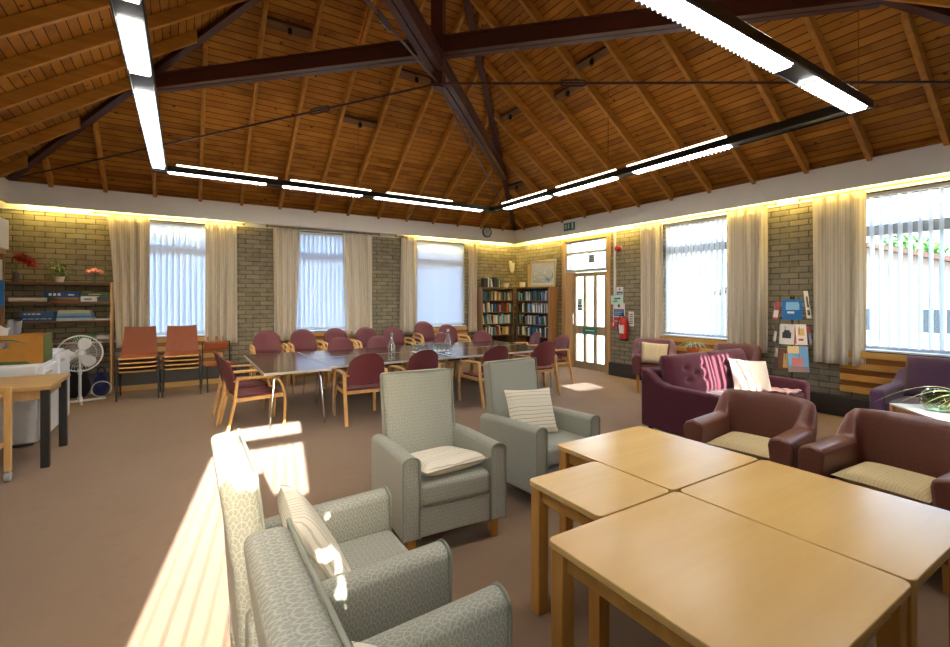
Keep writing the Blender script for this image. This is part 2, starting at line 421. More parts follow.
# ------------------------------------------------------------------ roof
SL = 0.70
def roofz(d): return 3.42 + SL*d                     # underside of the boards at distance d inside the pelmet line
EX = 0.45
apex = Vector((CX, CY, roofz(HALF)))
cor = [Vector((FL-EX, FF-EX, roofz(-EX))), Vector((FR+EX, FF-EX, roofz(-EX))), Vector((FR+EX, FB+EX, roofz(-EX))), Vector((FL-EX, FB+EX, roofz(-EX)))]
up = Vector((0, 0, 0.06))
roof = struct(MB().add([*cor, apex, *[c+up for c in cor], apex+up],
       [(0, 1, 4), (1, 2, 4), (2, 3, 4), (3, 0, 4), (5, 9, 6), (6, 9, 7), (7, 9, 8), (8, 9, 5), (0, 5, 6, 1), (1, 6, 7, 2), (2, 7, 8, 3), (3, 8, 5, 0)]).build('ceiling', M['boards'], ang=10))
struct(MB().box(XL, FB+0.03, 3.30, XR, YB, 3.36).box(FR+0.03, YF, 3.30, XR, FB+0.03, 3.36).box(XL, YF, 3.30, FL-0.03, FB+0.03, 3.36).box(FL-0.03, YF, 3.30, FR+0.03, FF-0.03, 3.36).build('ceiling_edge', M['boards']))
def rafter(side, u):
    # local: runs from the eave to the hip; side 0 back,1 right,2 left,3 front
    half = HALF - abs(u) - 0.10                       # run length inside the pelmet line before meeting the hip
    if half < 0.25: return
    a = -0.02; b = half; w = 0.055; dp = 0.16
    prof = [(a, roofz(a)-0.005), (b, roofz(b)-0.005), (b, roofz(b)-dp), (a, roofz(a)-dp)]
    fn = {0: lambda d, z, t: (CX+u+t, FB-d, z), 1: lambda d, z, t: (FR-d, CY+u+t, z), 2: lambda d, z, t: (FL+d, CY+u+t, z), 3: lambda d, z, t: (CX+u+t, FF+d, z)}[side]
    MB().prism(prof, -w/2, w/2, fn).build('rafter', M['rafter_y'] if side in (0, 3) else M['rafter_x'], roof, bevel=0.004, seg=1)
for k in range(-1, 16):
    u = -1.733+0.657*k-CX
    if abs(u) < HALF: rafter(0, u); rafter(3, u)
    v = 1.519-2*0.687+0.687*k-CY
    if abs(v) < HALF: rafter(1, v); rafter(2, v)
# noggins with small sensors between rafters
BK_U = lambda k: -1.733+0.657*(k+.5); RT_U = lambda k: 1.519+0.687*(k+.5)
for k, (side, u0, d) in enumerate([(0, BK_U(4), 2.75), (0, BK_U(7), 2.6), (0, BK_U(6), 1.75), (1, RT_U(7), 2.2), (1, RT_U(4), 2.3), (1, RT_U(9), 1.0), (1, RT_U(5), 2.1)]):
    z = roofz(d)-0.075
    mb = MB()
    if side == 0: m = Matrix.Translation((u0, FB-d, z)) @ Matrix.Rotation(-math.atan(SL), 4, 'X'); mb.box(-0.30, -0.05, -0.02, 0.30, 0.05, 0.065, m)
    else: m = Matrix.Translation((FR-d, u0, z)) @ Matrix.Rotation(math.atan(SL), 4, 'Y'); mb.box(-0.05, -0.314, -0.02, 0.05, 0.314, 0.065, m)
    mb.build('noggin', M['shelf'], roof)
    p = m @ Vector((0, 0, -0.065))
    sp = thing('spotlight', 'small black spotlight under the %s' % ['back slope, nearest the left hip', 'back slope, beside the central joint', 'back slope, lowest by the cord', 'right slope, farthest behind the turnbuckle',
         'right slope, nearest the right hanging light', 'right slope, lowest near the corner', 'right slope, between two others above the right tie rod'][k], 'spotlight', p, 0, 'black roof spotlights')
    MB().lathe([(0.026, -0.05), (0.032, -0.02), (0.032, 0.02), (0.012, 0.035)], 14).build('housing', M['black'], sp)
    MB().tube([(0, 0, 0.03), (0, 0, 0.05)], 0.008, 6).build('stem', M['black'], sp)

# steel frame: hip rafters, collars, hanger, tie rods
fr = thing('roof_frame', 'dark red steel hip frame with crossing collars and tie rods under timber roof', 'roof frame', (CX, CY, 0), 0, None, 'structure')
def ibeam(mb, p, q, h, w, tf=0.018, tw=0.014):
    p, q = Vector(p), Vector(q); d = (q-p).normalized(); side = Vector((-d.y, d.x, 0)).normalized(); upv = side.cross(d)*-1
    if upv.z < 0: upv = -upv
    def plate(su0, su1, u0, u1):
        v = [e + side*a + upv*b for e in (p, q) for a, b in ((su0, u0), (su1, u0), (su1, u1), (su0, u1))]
        mb.add(v, [(0, 1, 2, 3), (7, 6, 5, 4), (0, 4, 5, 1), (1, 5, 6, 2), (2, 6, 7, 3), (3, 7, 4, 0)])
    plate(-w/2, w/2, 0, tf); plate(-w/2, w/2, h-tf, h); plate(-tw/2, tw/2, tf, h-tf)
for sx, sy in ((1, 1), (-1, 1), (1, -1), (-1, -1)):
    mb = MB(); t0, t1 = HALF-0.02, 0.12
    ibeam(mb, (sx*t0, sy*t0, 3.29+SL*(HALF-t0)), (sx*t1, sy*t1, 3.29+SL*(HALF-t1)), 0.19, 0.10)
    mb.build('hip_rafter', M['steel'], fr)
def collar(dx, dy, z, h):
    mb = MB(); t = HALF-(z-3.27)/SL
    for s in (-1, 1):
        off = Vector((-dy, dx, 0)).normalized()*0.045*s
        a = Vector((-dx*t, -dy*t, z))+off; b = Vector((dx*t, dy*t, z))+off
        ibeam(mb, a, b, h, 0.075)
    mb.build('collar_beam', M['steel'], fr)
collar(-1, 1, 4.37, 0.20)
collar(1, 1, 4.16, 0.20)
MB().box(-0.07, -0.07, 4.02, 0.07, 0.07, 6.45, Matrix.Rotation(PI/4, 4, 'Z')).build('king_post', M['steel'], fr)
MB().tube([(0, 0, 4.0), (0, 0, 4.14)], 0.06, 12).build('hanger', M['rod'], fr)
for sx, sy in ((1, 1), (-1, 1), (1, -1), (-1, -1)):
    a = Vector((0, 0, 4.055)); b = Vector((sx*(HALF-.08), sy*(HALF-.08), 3.33 if (sx, sy) != (1, -1) else 3.40))
    r = MB().tube([a+(b-a)*0.01, b], 0.013, 8).build('tie_rod', M['rod'], fr)
    c = a+(b-a)*0.235; d = (b-a).normalized(); sd = Vector((0, 0, 1)).cross(d).normalized()
    mb = MB(); loop = []
    for k in range(16):
        an = 2*PI*k/16; loop.append(c + d*math.copysign(abs(math.cos(an))**0.4, math.cos(an))*0.13 + Vector((0, 0, 1))*math.copysign(abs(math.sin(an))**0.4, math.sin(an))*0.032)
    mb.tube(loop, 0.011, 6, closed=True).build('turnbuckle', M['rod'], r)

# ------------------------------------------------------------------ suspended light frame
RX0, RX1, RY0, RY1, RZ = -0.29, 5.30, 1.70, 7.68, 3.30
ring = thing('hanging_light_frame', 'square ring of black suspended light channels hung below the timber roof', 'ceiling light', ((RX0+RX1)/2, (RY0+RY1)/2, RZ))
rx, ry = (RX1-RX0)/2, (RY1-RY0)/2; WD = 0.17
def rail(p, q):
    p, q = Vector(p), Vector(q); d = (q-p).normalized(); s = Vector((-d.y, d.x, 0)); L = (q-p).length
    m = Matrix((( d.x, s.x, 0, p.x), (d.y, s.y, 0, p.y), (0, 0, 1, p.z), (0, 0, 0, 1)))
    MB().box(-WD/2, -WD/2, 0.012, L+WD/2, WD/2, 0.085, m).box(-WD/2, -WD/2, 0, L+WD/2, -WD/2+0.012, 0.012, m).box(-WD/2, WD/2-0.012, 0, L+WD/2, WD/2, 0.012, m).build('channel', M['black'], ring, bevel=0.003, seg=1)
    return m, L
def lamps(m, L, spans, ups):
    for a, b in spans:
        pn = MB().box(a, -WD/2+0.02, 0.003, b, WD/2-0.02, 0.0115, m).build('diffuser', M['lamp'], ring)
        lv = MB(); k = a+0.02
        while k < b:
            lv.box(k, -WD/2+0.02, -0.020, k+0.004, WD/2-0.02, 0.003, m); k += 0.05
        lv.build('louvre', M['louvre'], pn)
    for a, b in ups:
        for s in (-0.05, 0.05):
            MB().tube([m @ Vector((a, s, 0.108)), m @ Vector((b, s, 0.106))], 0.010, 8).build('tube', M['tube'], ring)
m, L = rail((-rx, ry, 0), (rx, ry, 0)); lamps(m, L, [(0.1, 1.35), (1.6, 2.85), (3.1, 5.3)], [(0.2, 1.5), (1.7, 3.0), (3.3, 4.6)])
m, L = rail((rx, ry-WD, 0), (rx, -ry+WD, 0)); lamps(m, L, [(0.25, 1.5), (1.7, 2.95), (3.3, 4.6)], [(0.2, 1.5), (1.75, 3.0), (3.2, 4.6)])
m, L = rail((rx, -ry, 0), (-rx, -ry, 0)); lamps(m, L, [(0.02, 1.05), (1.45, 3.1), (3.4, 4.8)], [(0.2, 1.5), (1.75, 3.2), (3.5, 4.8)])
m, L = rail((-rx, -ry+WD, 0), (-rx, ry-WD, 0)); lamps(m, L, [(0.3, 1.5), (1.75, 2.55), (2.95, 4.55), (4.68, 5.55)], [(0.2, 1.5), (3.0, 4.4), (4.6, 5.5)])
for x, y in ((-rx, -ry), (rx, -ry), (rx, ry), (-rx, ry), (0, ry), (0, -ry), (rx, 0), (-rx, 0)):
    X, Y = x*0.999, y*0.999
    dd = HALF-max(abs(X+ring.location.x-CX), abs(Y+ring.location.y-CY))
    MB().tube([(X, Y, 0.08), (X, Y, roofz(dd)-RZ)], 0.004, 5).build('wire', M['chrome'], ring)

# ------------------------------------------------------------------ windows
def frame_bars(mb, axis, w, u0, u1, z0, z1, bars, t=0.055, dp=0.06):
    def bx(a0, a1, zz0, zz1):
        if axis == 'x': mb.box(a0, w-dp/2, zz0, a1, w+dp/2, zz1)
        else: mb.box(w-dp/2, a0, zz0, w+dp/2, a1, zz1)
    bx(u0, u0+t, z0, z1); bx(u1-t, u1, z0, z1); bx(u0+t, u1-t, z0, z0+t); bx(u0+t, u1-t, z1-t, z1)
    for (b0, b1) in bars: bx(u0+t, u1-t, b0, b1)
def window(n, axis, w, u0, u1, z0, z1, inner, sign):
    mb = MB(); frame_bars(mb, axis, w, u0, u1, z0, z1, [(2.36, 2.50)])
    f = struct(mb.build('window_%d' % n, M['frame_grey']))
    g = MB(); s = MB()
    if axis == 'x': g.box(u0+.05, w-.004, z0+.05, u1-.05, w+.004, z1-.05); a, b = sorted((w, inner-sign*0.05)); s.box(u0+.001, a, z0+0.0005, u1-.001, b, z0+.02)
    else: g.box(w-.004, u0+.05, z0+.05, w+.004, u1-.05, z1-.05); a, b = sorted((w, inner-sign*0.05)); s.box(a, u0+.001, z0+0.0005, b, u1-.001, z0+.02)
    g.build('pane', M['glass'], f); s.build('window_sill', M['white'], f)
k = 1
for a, b in WB: window(k, 'x', YB+0.17, a, b, ZS, ZH, YB, 1); k += 1
for a, b in WR[::-1]: window(k, 'y', XR+0.17, a, b, ZS, ZH, XR, 1); k += 1
for a, b, z0, z1 in WF: window(k, 'x', YF-0.17, a, b, z0, z1, YF, -1); k += 1

def blind(axis, w, u0, u1, z0, z1, ang, label, mat, sp=0.088, sw=0.098):
    t = thing('vertical_blind', label, 'blind', ((u0+u1)/2, w, z0) if axis == 'x' else (w, (u0+u1)/2, z0), 0 if axis == 'x' else PI/2, 'white vertical blinds')
    hl = (u1-u0)/2
    MB().box(-hl, -0.025, z1-z0-0.045, hl, 0.025, z1-z0).build('head_rail', M['white'], t)
    mb = MB(); wt = MB(); ch = MB(); n = int((2*hl-0.06)/sp); c, s = math.cos(R(ang)), math.sin(R(ang))
    for i in range(n+1):
        x = -hl+0.03+i*sp+(2*hl-0.06-n*sp)/2
        m_ = Matrix.Translation((x, 0, 0)) @ Matrix.Rotation(R(ang+random.uniform(-2, 2)), 4, 'Z')
        mb.box(-sw/2, -0.0006, 0.03, sw/2, 0.0006, z1-z0-0.05, m_)
        wt.box(-sw/2, -0.002, 0.026, sw/2, 0.002, 0.062, m_)
    mb.build('slats', mat, t); wt.build('weights', M['white'], t)
    ch.tube([(-hl+0.04, 0, 0.034), (hl-0.04, 0, 0.034)], 0.0025, 5).build('chain', M['grey_plastic'], t)
bl = ['leftmost', 'middle', 'rightmost']
for i, (a, b) in enumerate(WB):
    blind('x', YB+0.07, a+0.01, b-0.01, ZS+0.03, ZH-0.005, -25, 'closed white vertical blind in the %s window of the back wall' % bl[i], M['blind'], 0.088, 0.125)
blind('y', XR+0.07, WR[1][0]+.01, WR[1][1]-.01, ZS+0.03, ZH-.005, 82, 'half-open white vertical blind in the window behind the plum sofa', M['blind_open'], 0.092)
blind('y', XR+0.07, WR[0][0]+.01, WR[0][1]-.01, ZS+0.03, ZH-.005, 78, 'fully open white vertical blind in the right window showing a bungalow outside', M['blind_open'], 0.092)
SUNA = math.degrees(math.atan2(1, 0.17))
blind('x', YF-0.07, WF[0][0]+.01, WF[0][1]-.01, ZS+0.03, 2.795, SUNA-3.5, 'open vertical blind in the front window behind the viewpoint', M['blind_open'], 0.088)
blind('x', YF-0.07, WF[1][0]+.01, WF[1][1]-.01, ZS+0.03, 2.795, SUNA-32, 'open vertical blind in the far front window facing the sofa', M['blind_open'], 0.088)

# ------------------------------------------------------------------ curtains and poles
def curtain(axis, w, u0, u1, z0, z1, label, bot=None, pull=None, folds=5, grp='cream striped curtains'):
    # bot: (u0,u1) at the hem; pull: fn(t)->shift of the u0 edge at height fraction t (0 top..1 bottom)
    mid = (u0+u1)/2; bot = bot or (u0, u1)
    t = thing('curtain', label, 'curtain', (mid, w, z0) if axis == 'x' else (w, mid, z0), 0 if axis == 'x' else PI/2, grp)
    folds = max(2, round(folds*.72)); nu = folds*14+1; ph = random.uniform(0, 6)
    def fn(u, v):
        T = 1-v
        e0 = u0+(bot[0]-u0)*T+(pull(T) if pull else 0); e1 = u1+(bot[1]-u1)*T
        amp = 0.026+0.022*T
        warp = u+0.02*math.sin(u*9+ph)*T
        x = e0+(e1-e0)*warp-mid
        y = math.sin(2*PI*folds*u+ph+0.6*math.sin(3*T+ph))*amp*(1+0.3*math.sin(5*u+ph))
        if axis == 'y': y = -y
        return (x, y, v*(z1-z0))
    mb = MB().grid(nu, 22, fn); o = mb.build('cloth', M['drape'], t, ang=180)
    md = o.modifiers.new('thick', 'SOLIDIFY'); md.thickness = 0.004; md.offset = 0
    for i in range(folds+1):
        x = u0+(u1-u0)*(i+.2)/(folds+.4)-mid
        pts = [(x, 0.022*math.cos(a), z1-z0+0.014+0.022*math.sin(a)) for a in [2*PI*j/10 for j in range(10)]]
        MB().tube(pts, 0.0035, 5, closed=True).build('curtain_ring', M['brass'], t)
    return t
WC = YB-0.075; XC = XR-0.075; CZ0, CZ1 = 0.73, 2.925
curtain('x', WC, -1.06, -0.50, CZ0, CZ1, 'cream curtain left of the leftmost back window, pulled over the shelf end', (-0.94, -0.50), lambda T: 0.02*math.sin(T*PI), 6)
curtain('x', WC, 0.32, 0.82, CZ0, CZ1, 'cream curtain right of the leftmost back window', None, None, 5)
curtain('x', WC, 1.45, 1.95, CZ0, CZ1, 'cream curtain left of the middle back window', (1.47, 1.88), None, 5)
curtain('x', WC, 2.78, 3.43, CZ0, CZ1, 'cream curtain right of the middle back window, spread wide', (2.86, 3.46), None, 5)
curtain('x', WC, 4.10, 4.49, CZ0, CZ1, 'cream curtain left of the rightmost back window', (4.08, 4.52), None, 4)
curtain('x', WC, 5.86, 6.10, CZ0, CZ1, 'narrow pale curtain between the back window and the corner bookcase', None, None, 3)
curtain('y', XC, 5.20, 5.68, CZ0, CZ1, 'cream curtain beside the fire extinguisher', None, None, 4)
curtain('y', XC, 3.45, 4.06, CZ0, CZ1, 'cream curtain left of the leaflet rack', None, None, 5)
curtain('y', XC, 2.28, 2.87, CZ0-.05, CZ1, 'cream curtain right of the leaflet rack', None, None, 5)
def pole(axis, u0, u1, where):
    z = 2.94
    p = thing('curtain_pole', 'thin brass curtain pole with round ends over '+where, 'curtain pole', ((u0+u1)/2, WC, z) if axis == 'x' else (XC, (u0+u1)/2, z), 0 if axis == 'x' else PI/2)
    h = (u1-u0)/2
    MB().tube([(-h, 0, 0), (h, 0, 0)], 0.011, 10).build('rod', M['brass'], p)
    for s in (-1, 1):
        MB().lathe([(0.004, -0.028), (0.02, -0.016), (0.024, 0), (0.02, 0.016), (0.004, 0.028)], 12, (s*(h+0.02), 0, 0)).build('finial', M['brass'], p)
        MB().tube([(s*(h-0.15), 0, 0.0), (s*(h-0.15), 0.072 if axis == 'x' else -0.072, 0.0)], 0.008, 8).build('bracket', M['brass'], p)
pole('x', -1.20, 0.92, 'the leftmost back window'); pole('x', 1.36, 3.56, 'the middle back window'); pole('x', 4.0, 6.16, 'the rightmost back window')
pole('y', 3.35, 5.80, 'the window behind the sofa'); pole('y', 1.0, 3.0, 'the right window')

# ------------------------------------------------------------------ skirting, timber slats under windows
struct(MB().box(XL, YB-0.03, 0.09, 6.05, YB-0.001, 0.33).build('baseboard_back', M['slate']))
struct(MB().box(XL, YB-0.045, 0, 6.05, YB-0.001, 0.09).build('trim_7', M['pine_trim']))
struct(MB().box(XR-0.10, 0.0, 0, XR-0.001, 6.45, 0.255).build('baseboard_right', M['dark_skirt'], bevel=0.006))
def slats(n, axis, u0, u1, z0=0.33, z1=0.865):
    # proud pale slats over a darker backing board
    mb = MB(); bb = MB(); N = 4; h = (z1-z0)/(N-.5)
    for i in range(N):
        if axis == 'x': mb.box(u0, YB-0.055, z1-i*h-h*.5, u1, YB-0.013, z1-i*h)
        else: mb.box(XR-0.055, u0, z1-i*h-h*.5, XR-0.013, u1, z1-i*h)
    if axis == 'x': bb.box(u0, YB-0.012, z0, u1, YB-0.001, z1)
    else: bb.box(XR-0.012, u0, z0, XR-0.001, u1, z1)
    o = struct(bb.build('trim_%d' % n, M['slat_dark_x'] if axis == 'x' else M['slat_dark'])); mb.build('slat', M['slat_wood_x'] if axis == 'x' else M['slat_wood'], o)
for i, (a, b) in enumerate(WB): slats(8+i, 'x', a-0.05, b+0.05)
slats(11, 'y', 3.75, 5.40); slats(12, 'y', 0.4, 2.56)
struct(MB().tube([(XL, YB-0.03, 0.84), (-0.84, YB-0.03, 0.84)], 0.016, 8).build('wall_pipe', M['white']))

# ------------------------------------------------------------------ door
d = MB(); X0, X1 = XR-0.02, XR+0.10
d.box(X0, 6.47, 0, X1, 6.57, 2.90).box(X0, 7.80, 0, X1, 7.90, 2.90).box(X0, 6.57, 2.83, X1, 7.80, 2.90)
door = struct(d.build('door_1', M['jamb_wood'], bevel=0.004))
MB().box(X0+0.02, 6.57, 2.13, X1-.02, 7.80, 2.20).box(X0+0.02, 6.57, 2.53, X1-.02, 7.80, 2.59).box(X0+.02, 6.57, 2.20, X1-.02, 6.62, 2.83).box(X0+.02, 7.75, 2.20, X1-.02, 7.80, 2.83).box(X0+.02, 6.62, 2.79, X1-.02, 7.75, 2.83).build('transom_frame', M['frame_grey'], door)
MB().box(XR+0.035, 6.62, 2.2, XR+0.043, 7.75, 2.8).build('transom_pane', M['glass'], door)
MB().box(X0+0.01, 7.56, 0, X1-0.01, 7.80, 2.13).build('side_panel', M['jamb_wood'], door)
leaf = MB(); y0, y1 = 6.575, 7.555; L0, L1 = XR+0.005, XR+0.055
def lb(a, b, z0, z1): leaf.box(L0, a, z0, L1, b, z1)
lb(y0, y0+.075, 0.01, 2.12); lb(y1-.075, y1, 0.01, 2.12); lb(y0+.075, y1-.075, 0.01, 0.17); lb(y0+.075, y1-.075, 0.77, 0.95); lb(y0+.075, y1-.075, 2.03, 2.12)
iw = (y1-y0-.15-2*.07)/3
for i in (1, 2):
    a = y0+.075+i*iw+(i-1)*.07
    lb(a, a+.07, 0.17, 0.77); lb(a, a+.07, 0.95, 2.03)
lf = leaf.build('door_leaf', M['door_wood'], door, bevel=0.003, seg=1)
MB().box(XR+0.025, y0+.07, 0.16, XR+0.033, y1-.07, 2.04).build('door_pane', M['glass'], lf)
MB().tube([(L0-0.005, 7.51, 0.98), (L0-.05, 7.51, 0.98), (L0-.05, 7.51, 1.22), (L0-.005, 7.51, 1.22)], 0.010, 8).build('door_handle', M['chrome'], lf)
def flat_sign(name, label, cat, x, yc, zc, w, h, layers, tilt=0, grp=None):
    # sign on the right wall facing -x. layers: list of (material, u0,v0,u1,v1) in 0..1 with u left->right as seen
    t = thing(name, label, cat, (x, yc, zc), 0, grp)
    m_ = Matrix.Rotation(R(tilt), 4, 'X')
    MB().box(-0.004, -w/2, -h/2, 0, w/2, h/2, m_).build('board', layers[0], t)
    for i, (mt, nm, shapes) in enumerate(layers[1:]):
        mb = MB()
        for u0, v0, u1, v1 in shapes: mb.box(-0.0065-0.001*i, w/2-u1*w, -h/2+v0*h, -0.0035, w/2-u0*w, -h/2+v1*h, m_)
        mb.build(nm, mt, t)
    return t
def rows(v0, v1, n, u0=.1, u1=.9, frac=.45):
    r_ = []
    for i in range(n):
        h = (v1-v0)/n; b = v0+i*h; u = u0
        while u < u1-0.03:
            e = min(u1, u+random.uniform(.08, .2)); r_.append((u, b+h*(1-frac)/2, e, b+h*(1+frac)/2)); u = e+.035
    return r_
# signs on the door and wall
flat_sign('door_notice', 'blue notice stuck on the left glazing of the glass door', 'notice', XR+0.023, 7.36, 1.42, 0.15, 0.27,
   [M['sign_pale'], (M['sign_blue'], 'blue_block', [(0.05, 0.02, 0.95, 0.45), (.3, .55, .42, .75), (.58, .55, .7, .85), (.42, .5, .58, .6)]), (M['white'], 'white_bar', [(.15, .17, .85, .30)])])
flat_sign('door_sign', 'green strip sign across the middle rail of the glass door', 'sign', L0-0.001, 7.05, 0.86, 0.42, 0.125,
   [M['sign_green'], (M['white'], 'white_line', [(.2, .42, .8, .55)])])
flat_sign('transom_notice', 'small grey notice on the glazing above the door', 'notice', XR+0.033, 7.03, 2.41, 0.17, 0.19, [M['grey_plastic'], (M['slate'], 'lettering', rows(.1, .9, 4))])
flat_sign('wall_notice', 'small blue and white notice, topmost on the brick by the door', 'notice', XR-0.002, 6.24, 1.66, 0.17, 0.24,
   [M['white'], (M['sign_blue'], 'blue_block', [(.08, .08, .92, .62), (.42, .72, .58, .9)]), (M['white'], 'white_bar', [(.2, .25, .8, .32), (.2, .42, .8, .48)])])
flat_sign('wall_notice', 'pale green first-aid style notice hanging at a slant by the door', 'notice', XR-0.007, 6.31, 1.53, 0.31, 0.18,
   [M['sign_pale'], (M['sign_green'], 'green_mark', [(.3, .5, .8, .68), (.2, .25, .55, .38)])], -5)
flat_sign('wall_notice', 'white notice with blue block and red foot beside the door', 'notice', XR-0.002, 6.26, 1.27, 0.29, 0.37,
   [M['white'], (M['sign_blue'], 'blue_block', [(.07, .30, .93, .68)]), (M['sign_red'], 'red_block', [(.07, .04, .93, .24)]), (M['white'], 'white_line', rows(.36, .62, 3, .15, .85, .25)), (M['ink'], 'black_mark', [(.43, .78, .57, .94)])])
flat_sign('wall_notice', 'narrow white notice above the fire extinguisher', 'notice', XR-0.002, 5.96, 1.15, 0.13, 0.29,
   [M['white'], (M['ink'], 'lettering', rows(.12, .88, 5, .2, .8, .4))])
flat_sign('fire_call_point', 'red fire alarm call point plate beside the door frame', 'fire sign', XR-0.002, 6.40, 1.03, 0.10, 0.17, [M['sign_red'], (M['white'], 'white_mark', [(.35, .3, .65, .7)])])
flat_sign('fire_notice', 'red plate with pale mark left of the fire extinguisher', 'fire sign', XR-0.002, 6.25, 0.99, 0.13, 0.15, [M['sign_red'], (M['white'], 'white_mark', [(.35, .2, .65, .8)])])
tag(MB().box(XR-0.03, 6.335, 1.62, XR-0.001, 6.375, 2.905).build('conduit', M['white']), 'white vertical cable conduit on the brick right of the door', 'conduit')
t = thing('alarm_sounder', 'red alarm sounder high on the brick right of the door', 'alarm', (XR-0.001, 6.25, 2.55))
MB().box(-0.02, -.07, -.05, 0, .07, .05).build('base', M['white'], t)
MB().lathe([(0.055, 0), (0.06, 0.03), (0.05, 0.07), (0.02, 0.075)], 16).build('horn', M['red'], t, rot=(0, -PI/2, 0), loc=(-0.02, 0, 0))
t = thing('fire_extinguisher', 'red fire extinguisher hung on the brick right of the door', 'fire extinguisher', (XR-0.10, 6.06, 0.73))
MB().lathe([(0.03, 0), (0.075, 0.012), (0.08, 0.03), (0.08, 0.36), (0.065, 0.41), (0.03, 0.44), (0.025, 0.47)], 20).build('body', M['red'], t)
MB().box(-0.083, -0.05, 0.14, -0.06, 0.05, 0.30).build('white_label', M['white'], t)
MB().lathe([(0.083, -0.005), (0.083, 0.035)], 20, (0, 0, 0)).build('foot_ring', M['black'], t)
MB().tube([(0, 0, 0.46), (0, 0, 0.5), (-.02, .06, .53)], 0.012, 8).tube([(0, 0, .5), (-.02, .07, .49)], 0.010, 8).build('handle', M['black'], t)
MB().tube(bez((0, 0.02, 0.48), (-.02, .16, .52), (-.03, .13, .2), (-.02, .10, .12), 10), 0.010, 8).build('hose', M['black'], t)
MB().box(0.06, -.03, .3, 0.099, .03, .36).build('bracket', M['black'], t)
# exit sign
t = thing('exit_sign', 'green emergency exit sign with running figure on the pelmet above the door', 'sign', (FR-0.001, 7.47, 3.14))
MB().box(-0.03, -.16, -.085, 0, .16, .085).build('board', M['sign_green'], t, bevel=0.003)
mb = MB()
def sg(u0, v0, u1, v1): mb.box(-0.033, .16-u1*.32, -.085+v0*.17, -0.0295, .16-u0*.32, -.085+v1*.17)
sg(.80, .12, .94, .90)
sg(.46, .5, .54, .88); 
mb.add([(-0.033, .16-u*.32, -.085+v*.17) for u, v in ((.38, .55), (.62, .55), (.5, .15))], [(0, 1, 2)])
mb.build('white_symbol', M['white'], t)
rm = MB()
def P2(u, v): return (-0.032, .16-u*.32, -.085+v*.17)
rm.tube([P2(.24, .78), P2(.2, .5)], .014, 6).tube([P2(.2, .5), P2(.28, .35), P2(.25, .14)], .009, 6).tube([P2(.2, .5), P2(.14, .34), P2(.07, .34)], .009, 6)
rm.tube([P2(.23, .74), P2(.31, .62), P2(.34, .7)], .007, 6).tube([P2(.22, .74), P2(.13, .72), P2(.11, .58)], .007, 6)
rm.lathe([(0.003, -.012), (.012, 0), (.003, .012)], 10, P2(.26, .9)).build('running_figure', M['white'], t)
# clock
t = thing('wall_clock', 'round wall clock with dark rim and pale grey face on the back pelmet', 'clock', (6.32, FB-0.001, 3.19))
MB().lathe([(0.13, 0), (0.135, 0.03), (0.115, 0.04), (0.112, 0.02)], 32).build('rim', M['ink'], t, rot=(PI/2, 0, 0))
MB().lathe([(0.111, 0.016), (0.111, 0.033)], 32).build('face', plain('clock_face', '#c3cfd0', 0.3), t, rot=(PI/2, 0, 0))
mb = MB()
for i in range(12):
    m_ = Matrix.Rotation(i*PI/6, 4, 'Y'); mb.box(-0.003, -0.0355, 0.085, 0.003, -0.0332, 0.103, m_)
mb.build('hour_marks', M['ink'], t)
MB().box(-0.004, -0.036, -0.015, 0.004, -0.0335, 0.06, Matrix.Rotation(R(60), 4, 'Y')).box(-0.003, -0.0385, -0.02, 0.003, -0.036, 0.09, Matrix.Rotation(R(-20), 4, 'Y')).build('hands', M['ink'], t)

# ------------------------------------------------------------------ bookcases and books
def bookcase(name, label, loc, rz, w, h, dp, zs):
    t = thing(name, label, 'bookcase', loc, rz)
    for s in (-1, 1):
        MB().box(min(s*w/2, s*(w/2-0.022)), -dp, 0, max(s*w/2, s*(w/2-0.022)), 0, h).build('side_panel', M['bookcase'], t)
    MB().box(-w/2+.022, -0.012, 0.0, w/2-.022, -0.002, h-.03).build('back_panel', M['bookcase_back'], t)
    MB().box(-w/2, -dp-0.005, h, w/2, 0, h+0.024).build('top', M['bookcase'], t)
    for z in zs: MB().box(-w/2+.022, -dp+.01, z-0.022, w/2-.022, -0.012, z).build('shelf', M['shelf'], t)
    return t
ZSH = [0.09, 0.36, 0.645, 0.925, 1.215, 1.505]
BW1, BW2 = 0.97, 1.22
BX1, BY2 = 6.115+BW1/2, 8.04+BW2/2
bookcase('bookcase', 'brown open bookcase full of books against the back wall in the corner', (BX1, YB-0.004, 0), 0, BW1, 1.805, 0.30, ZSH)
bookcase('bookcase', 'brown open bookcase full of books on the right wall beside the door', (XR-0.004, BY2, 0), -PI/2, BW2, 1.805, 0.30, ZSH)
BC = {'navy': '#1f2c4a', 'white': '#d9d6cc', 'cream': '#c9bd9c', 'black': '#1c1b1c', 'blue': '#2e5f97', 'teal': '#1f6a68', 'red': '#8e2a26', 'yellow': '#c79a2f', 'green': '#35603a', 'grey': '#8b9094', 'pale blue': '#8fb0c8', 'brown': '#6b4a30'}
bmesh_cache = {}
def book_mesh(col):
    if col not in bmesh_cache:
        mb = MB()   # unit book: x thickness, y depth (spine at -y), z height
        mb.box(-.5, -.5, 0, -.40, .5, 1).box(.40, -.5, 0, .5, .5, 1).box(-.40, -.5, 0, .40, -.44, 1)
        mb.mat(1).box(-.40, -.44, .02, .40, .47, .975)
        bmesh_cache[col] = mb.mesh('book', [plain('cover_'+col.replace(' ', '_'), BC[col], 0.5), M['paper']])
    return bmesh_cache[col]
shelf_words = {5: 'top', 4: 'second', 3: 'third', 2: 'fourth'}
